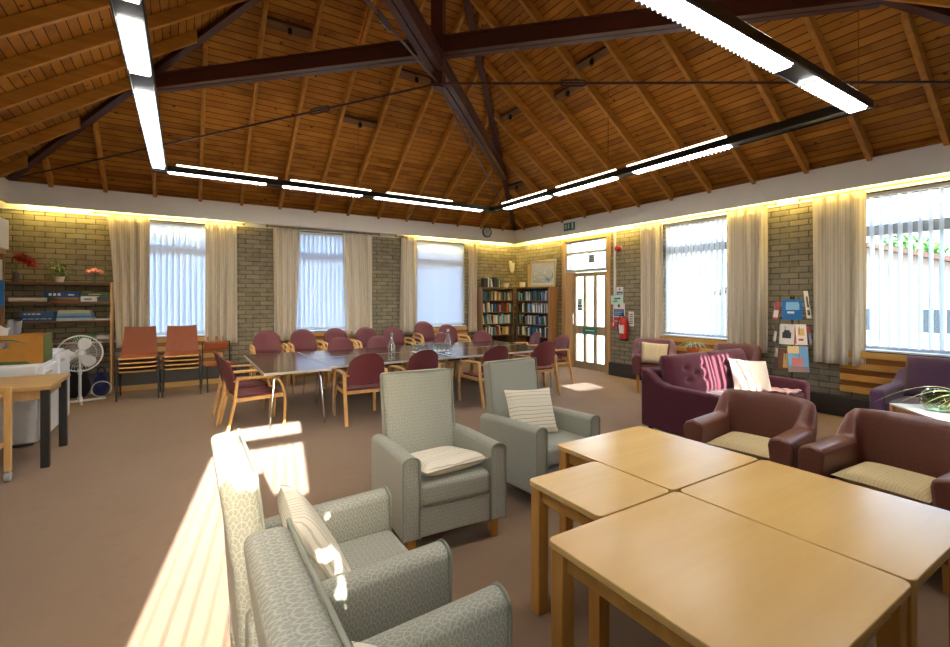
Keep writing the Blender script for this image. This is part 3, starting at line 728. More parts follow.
def fill(case, tmat, w, z, dp, group, shelfname, hmax, pal, fromleft=True, x0=None, x1=None):
    x = (-w/2+.03) if x0 is None else x0; end = (w/2-.03) if x1 is None else x1; cnt = {}; lst = []
    while x < end-.03:
        th = random.uniform(.022, .042); hh = random.uniform(.72, .97)*hmax; col = random.choice(pal)
        lean = random.choice([0, 0, 0, 0, 1])*random.uniform(6, 13)
        if lean: x += hh*math.sin(R(lean))
        if x+th > end: break
        lst.append((x+th/2, th, hh, col, lean)); x += th+0.0025
    for (xx, th, hh, col, lean) in lst: cnt[col] = cnt.get(col, 0)+1
    seen = {}
    for (xx, th, hh, col, lean) in lst:
        o = bpy.data.objects.new('book', book_mesh(col)); C.objects.link(o)
        dd = random.uniform(.14, .17)
        m_ = tmat @ Matrix.Translation((xx, -dp+0.03+dd/2+random.uniform(0, .015), z+0.001+ (math.sin(R(lean))*th/2))) @ Matrix.Rotation(R(-lean), 4, 'Y') @ Matrix.Diagonal((th, dd, hh, 1))
        o.matrix_world = m_
        seen[col] = seen.get(col, 0)+1
        od = '' if cnt[col] == 1 else (ORD[seen[col]-1]+' ' if seen[col] <= 12 else '')
        tag(o, ('%s%s book from the left, %s of the %s' % (od, col, shelfname, case)) if cnt[col] > 1 else 'only %s book on the %s of the %s' % (col, shelfname, case), 'book', group)
PAL1 = ['navy', 'white', 'cream', 'black', 'blue', 'teal', 'red', 'yellow', 'green', 'grey', 'pale blue', 'brown']
PAL2 = ['navy', 'white', 'black', 'blue', 'grey', 'pale blue', 'white', 'navy', 'blue', 'cream', 'green']
T1 = Matrix.Translation((BX1, YB-.004, 0)); T2 = Matrix.Translation((XR-.004, BY2, 0)) @ Matrix.Rotation(-PI/2, 4, 'Z')
for k in (5, 4, 3, 2):
    fill('back wall bookcase', T1, BW1, ZSH[k], .30, 'books on the %s shelf of the back wall bookcase' % shelf_words[k], shelf_words[k]+' shelf', .245, PAL1 if k != 3 else ['white', 'cream', 'pale blue', 'teal', 'grey', 'red'])
    fill('bookcase by the door', T2, BW2, ZSH[k], .30, 'books on the %s shelf of the bookcase by the door' % shelf_words[k], shelf_words[k]+' shelf', .245, PAL2)
fill('back wall bookcase', T1, BW1, 1.829, .30, 'books standing on top of the back wall bookcase', 'very top', .25, ['white', 'black', 'navy', 'cream', 'green', 'white', 'black'], True, -.40, .16)
# plant trough, small pot, lamp-like ornament and picture on the bookcases
def leafblade(mb, base, dr, L, w, droop=.5, up_=.8, n=7):
    dr = Vector((math.cos(dr), math.sin(dr), 0)); sd = Vector((-dr.y, dr.x, 0)); v = []; f = []
    for i in range(n):
        t = i/(n-1); p = Vector(base)+dr*(L*t*(.55+.45*t))+Vector((0, 0, L*(up_*t-droop*t*t*1.6)))
        ww = w*(1-t)**.6*(0.6+0.4*min(1, t*4)) if i < n-1 else 0.001
        v += [p+sd*ww/2, p+Vector((0, 0, -ww*.15)), p-sd*ww/2]
    for i in range(n-1):
        for k in (0, 1): f.append((i*3+k, i*3+k+1, i*3+4+k, i*3+3+k))
    mb.add(v, f)
t = thing('potted_plant', 'trailing green plant in a white pot on the back wall bookcase end', 'plant', (BX1+.33, YB-.17, 1.83))
MB().lathe([(.05, 0), (.09, .11), (.095, .12), (.08, .12), (.07, .09)], 18).build('pot', M['white'], t)
mb = MB()
for i in range(34): leafblade(mb, (random.uniform(-.04, .04), random.uniform(-.04, .04), .11), random.uniform(0, 6.28), random.uniform(.08, .17), .025, .6, 1.0)
mb.build('leaves', M['leafgreen'], t)
t = thing('wall_bracket_lamp', 'small cream wall lamp in the brick corner above the books', 'lamp', (7.19, YB-.001, 2.44))
MB().box(-.04, -.02, -.09, .04, 0, .09).build('backplate', M['white'], t, bevel=.006)
MB().tube(bez((0, -.02, 0), (0, -.10, -.02), (-.03, -.13, .0), (-.04, -.14, .06), 6), .008, 8).build('arm', M['brass'], t)
MB().lathe([(.035, -.22), (.06, -.16), (.07, .03), (.066, .03), (.03, -.2)], 16, (-.05, -.14, 0)).build('lamp_shade', M['paper'], t)
t = thing('small_pot', 'small cream pot beside the picture on the bookcase by the door', 'pot', (XR-.2, 9.13, 1.829))
MB().lathe([(.05, 0), (.07, .02), (.075, .13), (.065, .13), (.06, .03)], 16).build('body', M['paper'], t)
t = thing('picture_stand', 'pale cream framed picture edge leaning behind the framed seascape', 'picture', (XR-.03, 8.93, 1.829))
MB().box(-.02, -.17, 0, 0.0, .17, .58, Matrix.Rotation(R(-1.5), 4, 'Y')).build('frame', M['pine_trim'], t, bevel=.003)
t = thing('framed_picture', 'large framed pale blue seascape picture leaning on top of the bookcase', 'picture', (XR-.10, 8.50, 1.831))
mt = Matrix.Rotation(R(4), 4, 'Y')
MB().box(-.025, -.47, 0, 0, -.425, .64, mt).box(-.025, .425, 0, 0, .47, .64, mt).box(-.025, -.425, 0, 0, .425, .045, mt).box(-.025, -.425, .595, 0, .425, .64, mt).build('frame', plain('picture_frame', '#c2b995', .4), t, bevel=.003)
def art():
    n = NT('seascape'); x = n.xyz()
    col = n.mix(n.ramp(x[2], .1, .5), lin('#a9b9c2'), lin('#cfd6da'))
    col = n.mix(n.ramp(n.noise(6.0, n.mapped((1, 1, 2.5))), .5, .65), col, lin('#e2e2dc'))
    msk = n.math('MULTIPLY', n.ramp(n.noise(9.0), .5, .6), n.math('MULTIPLY', n.ramp(x[1], .1, -.25), n.math('LESS_THAN', x[2], .32)))
    col = n.mix(msk, col, lin('#4f7f9d'))
    return n.done(n.bsdf(col, .5))
MB().box(-.013, -.425, .045, -.011, .425, .595, mt).build('mount', M['paper'], t)
MB().box(-.016, -.375, .095, -.0135, .375, .545, mt).build('print', art(), t)

# ------------------------------------------------------------------ meeting tables
def ftable(label, x0, y0, x1, y1, h=0.68, grp='dark folding meeting tables'):
    cx_, cy_ = (x0+x1)/2, (y0+y1)/2; hx, hy = (x1-x0)/2-.003, (y1-y0)/2-.003
    t = thing('meeting_table', label, 'table', (cx_, cy_, 0), 0, grp)
    MB().box(-hx+.009, -hy+.009, h-.006, hx-.009, hy-.009, h+.0006).build('tabletop', M['table_top'], t)
    MB().box(-hx, -hy, h-.03, hx, hy, h-.0001).build('edge_band', M['table_edge'], t)
    for sx in (-1, 1):
        for sy in (-1, 1):
            ax, ay = sx*(hx-.10), sy*(hy-.06)
            MB().tube([(ax-sx*.14, ay-sy*.10, h-.032), (ax-sx*.05, ay-sy*.02, h-.05), (ax-sx*.02, ay, h-.10), (ax+sx*.03, ay+sy*.012, 0.012), (ax+sx*.03, ay+sy*.012, 0)], .0125, 8).build('leg', M['chrome'], t)
    MB().box(-hx+.1, -.02, h-.06, hx-.1, .02, h-.031).build('underframe', M['black'], t)
ftable('dark brown meeting table at the left end of the row, set crosswise', 0.775, 5.80, 1.555, 7.90)
ftable('dark meeting table next to the crosswise end, on the near side', 1.56, 5.97, 3.42, 6.92)
ftable('dark meeting table next to the crosswise end, on the window side', 1.56, 6.925, 3.42, 7.86)
ftable('dark meeting table at the bookcase end, on the near side', 3.425, 5.97, 5.45, 6.92)
ftable('dark meeting table at the bookcase end, on the window side', 3.425, 6.925, 5.45, 7.86)
# glass bottles and tumblers
def lerp(a, b, t): return a+(b-a)*t
bt = thing('glass_bottle', 'clear glass water bottle left of the tumblers', 'bottle', (2.46, 6.08, .6812), 0, 'glass water bottles')
BS = 1.25
MB().lathe([(r_*BS*1.05, z_*BS) for r_, z_ in [(.036, 0), (.040, .01), (.040, .16), (.018, .22), (.015, .28), (.019, .285), (.019, .295), (.013, .295), (.013, .22), (.034, .155), (.034, .01)]], 18).build('body', M['clearglass'], bt)
MB().lathe([(.020, .352), (.020, .385), (.008, .388)], 12).build('stopper', M['grey_plastic'], bt)
dup(bt, (3.52, 6.36, .6812), 0, 'clear glass water bottle at the right end of the tumblers')
gm = MB().lathe([(.028, 0), (.036, .12), (.0345, .12), (.0265, .006)], 14).mesh('tumbler', M['clearglass'])
for i in range(14):
    o = bpy.data.objects.new('tumbler', gm); C.objects.link(o)
    r_, c_ = divmod(i, 7)
    o.location = (3.19+c_*.085, 6.76+r_*.095, .6842)
    tag(o, 'clear tumbler, %s from the left in the %s row of the tray' % (ORD[c_], 'near' if r_ == 0 else 'far'), 'glass', 'clear tumblers on the tray')
t = tag(MB().box(3.13, 6.70, .6812, 3.76, 6.91, .6835).build('serving_tray', M['paper'], bevel=.001), 'thin pale tray under the clear tumblers', 'tray')

# ------------------------------------------------------------------ bentwood meeting chairs (local: faces -y)
def make_chair(label, grp):
    t = thing('meeting_chair', label, 'chair', (0, 0, 0), 0, grp)
    # seat
    mb = MB()
    def st(u, v):
        x = (u-.5)*.47; y = -.235+.45*v; e = max(abs(u-.5)*2, abs(v-.5)*2)
        return (x*(1-.05*v), y, .452-.030*math.sin(PI*v)*.4-.03*max(0, e-.75)/.25-.02*(1 if v < .06 else 0))
    mb.grid(13, 13, st); mb.grid(13, 13, lambda u, v: (st(u, v)[0], st(u, v)[1], .405))
    o = mb.build('seat', M['maroon'], t, ang=180)
    # edge of the seat
    mb = MB(); ring_ = [(-.235, -.235), (.235, -.235), (.225, .215), (-.225, .215)]
    for i in range(4):
        a, b = ring_[i], ring_[(i+1) % 4]; mb.add([(a[0], a[1], .403), (b[0], b[1], .403), (b[0]*.995, b[1]*.995, .43), (a[0]*.995, a[1]*.995, .43)], [(0, 1, 2, 3)])
    mb.build('seat_edge', M['maroon'], t)
    # backrest: curved panel with a domed top
    def bk(u, v, off):
        a = (u-.5)*2; hw = .235
        topz = .875-.105*abs(a)**2.6; botz = .475+.015*a*a
        z = botz+(topz-botz)*v; y = .215+.10*(z-.47)/.40+.045*(1-a*a)+off
        return (a*hw*(1-.10*(v**3)), y, z)
    mb = MB(); mb.grid(15, 11, lambda u, v: bk(u, v, -.022*(1-(2*abs(u-.5))**6)*(1-abs(2*v-1)**6)-.003)); mb.grid(15, 11, lambda u, v: bk(u, v, .014))
    for (f1, nn) in ((lambda s, e: bk(s, 1, -.003 if e < .5 else .014), 15), (lambda s, e: bk(0, s, -.003 if e < .5 else .014), 11), (lambda s, e: bk(1, s, -.003 if e < .5 else .014), 11), (lambda s, e: bk(s, 0, -.003 if e < .5 else .014), 15)):
        mb.grid(nn, 2, lambda u, v, f1=f1: f1(u, v))
    mb.build('backrest', M['maroon'], t, ang=60, merge=True)
    for s in (-1, 1):
        x = s*.272
        front = bez((x, -.275, 0), (x, -.295, .25), (x, -.32, .60), (x, -.12, .622), 12)+bez((x, -.12, .622), (x, 0, .632), (x, .12, .636), (x, .24, .628), 5)[1:]
        MB().rect(front, .042, .026, (1, 0, 0)).build('front_leg', M['beech'], t, bevel=.006)
        MB().rect([(x*.97, .35, 0), (x*.97, .27, .36), (x*.97, .238, .628)], .042, .03, (1, 0, 0)).build('rear_leg', M['beech'], t, bevel=.006)
        MB().rect([(x*.93, -.27, .385), (x*.93, .28, .385)], .022, .04, (1, 0, 0)).build('side_rail', M['beech'], t)
    MB().box(-.25, -.245, .365, .25, -.22, .402).build('front_rail', M['beech'], t)
    MB().box(-.25, .215, .365, .25, .24, .402).build('back_rail', M['beech'], t)
    for s in (-1, 1): MB().tube([(s*.262, .262, .60), (s*.20, .262, .60)], .010, 8).build('back_fixing', M['beech'], t)
    return t
FN = 'chairs drawn up to the meeting tables'
c0 = make_chair('maroon bentwood armchair on the near side, second from the table end, back turned', FN)
# rz: local -y is the facing direction; facing +y -> rz=pi
def seatback(x, y, rz):   # place so that the backrest top is at (x, y)
    v = Matrix.Rotation(rz, 3, 'Z') @ Vector((0, .33, 0)); return (x-v.x, y-v.y, 0)
CH = [
 (1.92, 5.52, PI-.05, 'maroon bentwood chair with its back to us, leftmost on the near side of the tables'),
 (2.70, 5.50, PI+.05, 'maroon bentwood chair with its back to us, behind the front grey armchair'),
 (3.82, 5.42, PI+.03, 'maroon bentwood chair with its back to us, left of the second grey armchair back'),
 (4.84, 5.54, PI-.02, 'maroon bentwood chair with its back to us, rightmost on the near side of the tables'),
 (5.98, 6.36, -PI/2-.12, 'maroon bentwood chair at the table end nearest the glass door'),
 (6.06, 7.22, -PI/2-.25, 'maroon bentwood chair at the table end in front of the bookcase by the door'),
 (2.30, 8.05, .03, 'maroon bentwood chair on the window side, leftmost at the tables'),
 (2.97, 7.98, -.05, 'maroon bentwood chair on the window side, second from left at the tables'),
 (4.28, 7.95, .04, 'maroon bentwood chair on the window side, behind the right bottle'),
 (5.26, 8.06, -.08, 'maroon bentwood chair on the window side, rightmost, before the back wall bookcase'),
 (0.38, 6.12, PI/2+.16, 'nearer of two maroon bentwood chairs at the left table end'),
 (0.36, 6.72, PI/2+.10, 'farther of two maroon bentwood chairs at the left table end'),
]
for i, (x, y, rz, lb_) in enumerate(CH):
    l = seatback(x, y, rz)
    if i == 0: c0.location = l; c0.rotation_euler = (0, 0, rz); c0['label'] = lb_
    else: dup(c0, l, rz, lb_)
BK = [(1.27, 2, 'left of the middle window curtain'), (1.90, 2, 'under the left edge of the middle window'), (2.51, 2, 'under the right half of the middle window'),
      (3.13, 2, 'before the curtain right of the middle window'), (3.70, 2, 'before the brick pier by the third window'), (4.41, 3, 'below the left part of the third window'), (5.02, 2, 'below the right part of the third window')]
for i, (x, n_, wh) in enumerate(BK):
    for j in range(n_):
        l = seatback(x, 9.17-j*.035, 0)
        pos = ('top' if j == n_-1 else 'bottom' if j == 0 else 'middle')
        dup(c0, (l[0], l[1], j*.088), random.uniform(-.02, .02) if j == 0 else 0, '%s maroon chair of the stack %s' % (pos, wh), 'maroon chairs stacked along the window wall')

# ------------------------------------------------------------------ rust vinyl stacking chairs
def make_stack_chair():
    t = thing('stacking_chair', 'x', 'chair', (0, 0, 0), 0, 'rust vinyl stacking chairs')
    def sh(u, v, off):
        # v: 0 seat front -> 1 back top
        a = (u-.5)*2
        if v < .5: s = v/.5; y = -.24+.43*s; z = .455-.025*math.sin(PI*s)-.012*(1 if s < .05 else 0); hw = .245-.01*s
        else: s = (v-.5)/.5; y = .19+.10*s+.03*math.sin(PI*s*.5); z = .455+.43*s**1.05; hw = .235-.03*s
        return (a*hw, y+(off if v >= .5 else 0), z+.012*a*a+(-off if v < .5 else 0))
    mb = MB(); mb.grid(11, 23, lambda u, v: sh(u, v, 0)); mb.grid(11, 23, lambda u, v: sh(u, v, .022))
    mb.grid(11, 2, lambda u, v: sh(u, 0, .022*v)); mb.grid(11, 2, lambda u, v: sh(u, 1, .022*v)); mb.grid(23, 2, lambda u, v: sh(0, u, .022*v)); mb.grid(23, 2, lambda u, v: sh(1, u, .022*v))
    mb.build('shell', M['rust'], t, ang=50, merge=True)
    MB().tube([(-.225, -.245, .437), (.225, -.245, .437)], .012, 8).build('seat_edge', M['pine_trim'], t)
    for s in (-1, 1):
        MB().tube([(s*.262, -.25, 0), (s*.252, -.17, .42), (s*.2, -.14, .425)], .011, 8).build('leg', M['blackleg'], t)
        MB().tube([(s*.262, .30, 0), (s*.252, .16, .42), (s*.2, .14, .425)], .011, 8).build('leg', M['blackleg'], t)
        MB().tube([(s*.252, -.17, .42), (s*.252, .16, .42)], .010, 8).build('side_bar', M['blackleg'], t)
    return t
s0 = make_stack_chair(); first = True
for x, nm in ((-.60, 'left'), (-.03, 'right')):
    for j in range(4):
        lab = '%s rust vinyl chair in the %s stack under the leftmost window' % (['bottom', 'second lowest', 'third', 'topmost'][j], nm)
        l = (x, 8.92-j*.02, j*.068)
        if first: s0.location = l; s0['label'] = lab; first = False
        else: dup(s0, l, 0, lab)
t = thing('metal_chair', 'single rust vinyl chair with black metal frame right of the two stacks', 'chair', (.50, 8.98, 0), R(8))
MB().pillow(.40, .16, .035, 10, Matrix.Translation((0, .20, .73)) @ Matrix.Rotation(R(8), 4, 'X'), 10).build('backrest', M['rust'], t, ang=180)
MB().pillow(.42, .40, .05, 10, Matrix.Translation((0, -.02, .44)) @ Matrix.Rotation(R(90), 4, 'X'), 10).build('seat', M['rust'], t, ang=180)
for s in (-1, 1):
    MB().tube([(s*.21, .28, 0), (s*.21, .20, .42), (s*.21, .225, .80)], .011, 8).build('leg', M['blackleg'], t)
    MB().tube([(s*.21, -.22, 0), (s*.21, -.19, .42), (s*.21, .20, .42)], .011, 8).build('leg', M['blackleg'], t)

# ------------------------------------------------------------------ sage wing-less armchairs (local faces -y; origin on floor at centre)
def make_armchair(label, grp):
    t = thing('armchair', label, 'armchair', (0, 0, 0), 0, grp)
    A = 0.35; T = .105; z0 = .125
    for s in (-1, 1):
        # arm: side slab with rounded top, front rounded
        def sec(k, n=9): a = PI*k/n; return (T/2*math.cos(a), T/2*math.sin(a)*.75)
        prof = [(T/2, z0)]+[(sec(k)[0], .575+sec(k)[1]) for k in range(10)]+[(-T/2, z0)]
        mb = MB(); v = []; n_ = len(prof)
        ys = [(-.36, .86), (-.372, .94), (-.375, 1)]
        rings = []
        for y, drop in [(-.352, 0), (-.33, .0), (.12, .012), (.33, .03)]:
            rings.append([(s*(A-T/2)+a, y, (b-drop*(1 if b > .3 else 0))) for a, b in prof])
        v = [p for r_ in rings for p in r_]; f = []
        for i in range(3):
            for k in range(n_): k2 = (k+1) % n_; f.append((i*n_+k, i*n_+k2, (i+1)*n_+k2, (i+1)*n_+k))
        f += [tuple(range(n_))[::-1], tuple(3*n_+k for k in range(n_))]
        mb.add(v, f); arm = mb.build('armrest', M['sage'], t, bevel=.012, seg=3)
        MB().tube([(p[0], p[1]-.002, p[2]) for p in rings[0]], .006, 6).build('piping', M['sage_plain'], arm)
    MB().box(-A+T, -.34, z0, A-T, .30, .30).build('base', M['sage'], t, bevel=.01)
    m_ = Matrix.Translation((0, -.055, .375))
    MB().box(-A+T+.004, -.30, -.075, A-T-.004, .30, .075, m_).build('seat_cushion', M['sage'], t, bevel=.035, seg=4)
    MB().tube([(-A+T+.02, -.345, .318), (A-T-.02, -.345, .318)], .005, 6).build('seat_piping', M['sage_plain'], t)
    # reclined back slab
    mb = MB(); wb, wt_ = .262, .272
    def back(u, v, sd):
        z = .28+(1.01-.28)*v; w = lerp(wb, wt_, v); y = .165+.135*v+.015*math.sin(PI*v)
        a = (u-.5)*2
        fr_ = y-.012*(1-a**4)*math.sin(PI*min(1, v*1.1))
        return (a*w, fr_ if sd < 0 else max(y+.105, .335+.045*v), z)
    n1, n2 = 13, 15
    mb.grid(n1, n2, lambda u, v: back(u, v, -1)); mb.grid(n1, n2, lambda u, v: back(u, v, 1))
    mb.grid(n1, 2, lambda u, v: back(u, 1, -1 if v < .5 else 1)); mb.grid(n1, 2, lambda u, v: back(u, 0, -1 if v < .5 else 1))
    mb.grid(n2, 2, lambda u, v: back(0, u, -1 if v < .5 else 1)); mb.grid(n2, 2, lambda u, v: back(1, u, -1 if v < .5 else 1))
    bk_ = mb.build('backrest', M['sage'], t, bevel=.028, seg=4, ang=50, merge=True)
    MB().tube([back(0, k/8, -1) for k in range(9)]+[back(k/6, 1, -1) for k in range(1, 7)]+[back(1, 1-k/8, -1) for k in range(1, 9)], .005, 6).build('piping', M['sage_plain'], bk_)
    for x in (-1, 1):
        for y in (-.30, .27):
            MB().rect([(x*.285, y, 0), (x*.285, y, z0)], .05, .05, (1, 0, 0)).build('leg', M['oak_leg'], t, bevel=.003)
    return t
a0 = make_armchair('patterned sage armchair facing us in the middle, flat striped cushion on its seat', 'sage patterned armchairs')
a0.location = (1.445, 2.80, 0); a0.rotation_euler = (0, 0, R(-4))
dup(a0, (2.455, 2.92, 0), R(4), 'patterned sage armchair right of the middle one, striped cushion upright')
dup(a0, (.49, 1.855, 0), R(90), 'patterned sage armchair in side view with sunlit back, striped cushion')
dup(a0, (.515, .92, 0), R(90), 'patterned sage armchair nearest us, cut off by the bottom edge')
def cushion(label, mat, loc, rot, w=.42, h=.42, tk=.13, grp='scatter cushions'):
    o = MB().pillow(w, h, tk, 16).build('cushion', M[mat], ang=180)
    o.location = loc; o.rotation_euler = rot; return tag(o, label, 'cushion', grp)
cushion('cream striped cushion lying flat on the middle sage armchair', 'cushion_h', (1.42, 2.68, .487), (R(90-8), 0, R(4)), .46, .46, .11)
cushion('cream striped cushion leaning upright on the second sage armchair', 'cushion_h', (2.40, 2.93, .625), (R(-24), R(2), R(-8)), .44, .38, .12)
cushion('cream striped cushion leaning in the sunlit sage armchair', 'cushion', (.43, 1.84, .60), (R(-30), R(4), R(86)), .46, .42, .12)
cushion('cream striped cushion corner on the nearest sage armchair', 'cushion', (.47, .91, .545), (R(-38), R(-4), R(92)), .44, .38, .12)

# ------------------------------------------------------------------ beech coffee tables
def wtable(label, x0, y0, x1, y1, h=.65, lw=.062):
    hx, hy = (x1-x0)/2-.003, (y1-y0)/2-.003
    t = thing('coffee_table', label, 'table', ((x0+x1)/2, (y0+y1)/2, 0), 0, 'beech tables pushed together')
    r = .03; poly = []
    for cx_, cy_, a0_ in ((hx-r, hy-r, 0), (-hx+r, hy-r, 90), (-hx+r, -hy+r, 180), (hx-r, -hy+r, 270)):
        for k in range(6): a = R(a0_+18*k); poly.append((cx_+r*math.cos(a), cy_+r*math.sin(a)))
    MB().prism(poly, h-.028, h, lambda a, b, d_: (a, b, d_)).build('tabletop', [M['oak_top']], t, bevel=.003)
    i = .035
    MB().box(-hx+i, -hy+i, h-.10, hx-i, -hy+i+.022, h-.029).box(-hx+i, hy-i-.022, h-.10, hx-i, hy-i, h-.029).box(-hx+i, -hy+i+.022, h-.10, -hx+i+.022, hy-i-.022, h-.029).box(hx-i-.022, -hy+i+.022, h-.10, hx-i, hy-i-.022, h-.029).build('apron', M['oak_edge'], t)
    for sx in (-1, 1):
        for sy in (-1, 1):
            xx, yy = sx*(hx-.012-lw/2), sy*(hy-.012-lw/2)
            MB().rect([(xx, yy, 0), (xx, yy, h-.029)], lw, lw, (1, 0, 0)).build('leg', M['oak_leg'], t, bevel=.004)
wtable('square beech table farthest from us, beside the second sage armchair', 1.935, 1.322, 2.735, 2.13)
wtable('small square beech table at the left of the group', 1.443, 1.322, 1.93, 1.80)
wtable('beech table nearest us at the bottom edge', 1.145, .482, 1.952, 1.318)
wtable('beech table in front of the right brown tub chair', 1.957, .482, 2.745, 1.318)

# ------------------------------------------------------------------ tub chairs (local faces -y)
def make_tub(name, label, grp, mat, W=.75, D=.70, armz=.62, backz=.79, zb=.16):
    t = thing(name, label, 'tub chair', (0, 0, 0), 0, grp)
    hw = W/2; th = .115; N = 40
    path = []
    rr = .27
    L1 = D-rr; arc = PI*rr/2; L2 = W-2*rr
    tot = 2*L1+2*arc+L2
    def at(s):
        q = s*tot
        if q < L1: return Vector((hw, -D/2+q, 0)), Vector((-1, 0, 0))
        q -= L1
        if q < arc: a = q/rr; return Vector((hw-rr+rr*math.cos(a), D/2-rr+rr*math.sin(a), 0)), Vector((-math.cos(a), -math.sin(a), 0))
        q -= arc
        if q < L2: return Vector((hw-rr-q, D/2, 0)), Vector((0, -1, 0))
        q -= L2
        if q < arc: a = PI/2+q/rr; return Vector((-hw+rr+rr*math.cos(a), D/2-rr+rr*math.sin(a), 0)), Vector((-math.cos(a), -math.sin(a), 0))
        q -= arc
        return Vector((-hw, D/2-rr-q, 0)), Vector((1, 0, 0))
    def hz(s):
        # height along the run: low arms, a shoulder, high back
        q = min(s, 1-s)*tot
        k = min(1, max(0, (q-(L1+.03))/.16)); k = k*k*(3-2*k)
        return armz+(backz-armz)*k, k
    rings = []
    for i in range(N+1):
        s = i/N; p, nrm = at(s); h, k = hz(s)
        q = min(s, 1-s)*tot
        fl = .018*(1-k); lean = .05*k          # flared arm tops; reclined back
        def pt(o, z):                            # o: distance inward from outer face
            zz = (z-zb)/(h-zb) if h > zb else 0
            return p+nrm*(o-lean*max(0, zz)**1.5)+Vector((0, 0, z))
        ts = th*(1-.12*k)
        rings.append([pt(0, zb), pt(-.004, h*.6), pt(-fl, h-.06), pt(-fl*.6+.012, h-.018), pt(ts*.5, h), pt(ts-.010+fl, h-.018), pt(ts+fl, h-.06), pt(ts, h*.65), pt(ts, zb+.02)])
    n_ = 9; v = [q for r_ in rings for q in r_]; f = []
    for i in range(N):
        for k in range(n_): k2 = (k+1) % n_; f.append((i*n_+k, i*n_+k2, (i+1)*n_+k2, (i+1)*n_+k))
    f += [tuple(range(n_))[::-1], tuple(N*n_+k for k in range(n_))]
    MB().add(v, f).build('tub_shell', M[mat], t, bevel=.02, seg=3, ang=60)
    MB().box(-hw+th-.01, -D/2+.005, zb, hw-th+.01, D/2-th, .31).build('base', M[mat], t, bevel=.01)
    MB().box(-hw+th+.004, -D/2-.01, .312, hw-th-.004, D/2-th-.02, .42).build('seat_cushion', M[mat], t, bevel=.035, seg=4)
    for sx in (-1, 1):
        for y in (-D/2+.07, D/2-.09):
            MB().tube([(sx*(hw-.08), y, 0), (sx*(hw-.08), y, zb)], [.018, .026], 10).build('leg', M['oak_leg'], t)
    return t
b0 = make_tub('tub_chair', 'brown vinyl tub chair beside the sofa, across the far beech table', 'brown tub chairs', 'tub', W=.70)
b0.location = (3.66, 1.825, 0); b0.rotation_euler = (0, 0, R(-84))
b1 = make_tub('tub_chair', 'x', 'brown tub chairs', 'tub'); b1.location = (3.68, .99, 0); b1.rotation_euler = (0, 0, R(-93)); tag(b1, 'brown vinyl tub chair at the right edge, across the beech tables')
cushion('flat beige striped cushion on the brown tub chair by the sofa', 'beige_cushion', (3.58, 1.80, .455), (R(90), 0, R(96)), .46, .44, .09)
cushion('flat beige striped cushion on the brown tub chair at the right edge', 'beige_cushion', (3.60, .99, .455), (R(90), 0, R(86)), .46, .44, .09)
m0 = make_tub('reception_chair', 'maroon tub chair with wooden legs and patterned cushion near the fire extinguisher', 'maroon wall chairs', 'tub_dark', .68, .64, .62, .86, .30)
m0.location = (6.66, 4.90, 0); m0.rotation_euler = (0, 0, R(-52))
dup(m0, (6.86, 3.72, 0), R(-80), 'dark maroon tub chair half hidden behind the plum sofa, by the leaflet rack')
cushion('patterned beige cushion on the maroon tub chair near the extinguisher', 'leaf_cushion', (6.63, 4.88, .635), (R(-18), R(4), R(-52)), .42, .36, .13)

# ------------------------------------------------------------------ sofas (local faces -y)
def make_sofa(name, label, grp, mat, W, D=.98, nseat=2, tuft=True):
    t = thing(name, label, 'sofa', (0, 0, 0), 0, grp)
    hw = W/2; A = .13
    prof = [(D/2, .07), (D/2, .72), (D/2-.06, .72), (D/2-.12, .685), (D/2-.22, .615), (D/2-.34, .58), (-D/2+.10, .572), (-D/2+.02, .56), (-D/2, .53), (-D/2, .07)]
    for s in (-1, 1):
        x0, x1 = sorted((s*hw, s*(hw-A)))
        MB().prism(prof, x0, x1, lambda a, b, d_: (d_, a, b)).build('armrest', M[mat], t, bevel=.03, seg=3)
    MB().box(-hw+A, -D/2+.04, .08, hw-A, D/2, .30).build('base', M[mat], t, bevel=.01)
    MB().box(-hw+A, D/2-.16, .30, hw-A, D/2, .73).build('back_frame', M[mat], t, bevel=.03, seg=3)
    w = (W-2*A)/nseat
    for i in range(nseat):
        cx_ = -hw+A+w*(i+.5)
        MB().box(cx_-w/2+.004, -D/2-.005, .302, cx_+w/2-.004, D/2-.20, .455).build('seat_cushion', M[mat], t, bevel=.04, seg=4)
        m_ = Matrix.Translation((cx_, D/2-.265, .652)) @ Matrix.Rotation(R(-16), 4, 'X')
        n_ = 24
        mb = MB(); btn = [(-.4, .3), (.4, .3), (-.4, -.25), (.4, -.25), (0, .02)] if tuft else []
        def pt(i_, j_, sd):
            u = -1+2*i_/n_; q = -1+2*j_/n_
            k = max(0, 1-abs(u)**5)*max(0, 1-abs(q)**5)
            d_ = sum(.045*math.exp(-((u-a)**2+(q-b)**2)/.012) for a, b in btn)
            return m_ @ Vector((u*(w/2+.02), sd*(.115*k**.4)+(d_ if sd < 0 else 0), q*.25))
        for sd in (-1, 1):
            vv = [pt(a, b, sd) for b in range(n_+1) for a in range(n_+1)]; ff = []
            for b in range(n_):
                for a in range(n_):
                    q4 = (b*(n_+1)+a, b*(n_+1)+a+1, (b+1)*(n_+1)+a+1, (b+1)*(n_+1)+a); ff.append(q4 if sd < 0 else q4[::-1])
            mb.add(vv, ff)
        bc_ = mb.build('back_cushion', M[mat], t, ang=180)
        for a, b in btn:
            p = m_ @ Vector((a*(w/2), -.078, b*.25)); MB().lathe([(.004, -.008), (.014, 0), (.004, .008)], 10, p).build('button', M[mat], bc_)
    for sx in (-1, 1):
        for sy in (-1, 1): MB().tube([(sx*(hw-.08), sy*(D/2-.08), 0), (sx*(hw-.08), sy*(D/2-.08), .08)], [.022, .03], 10).build('foot', M['blackleg'], t)
    return t
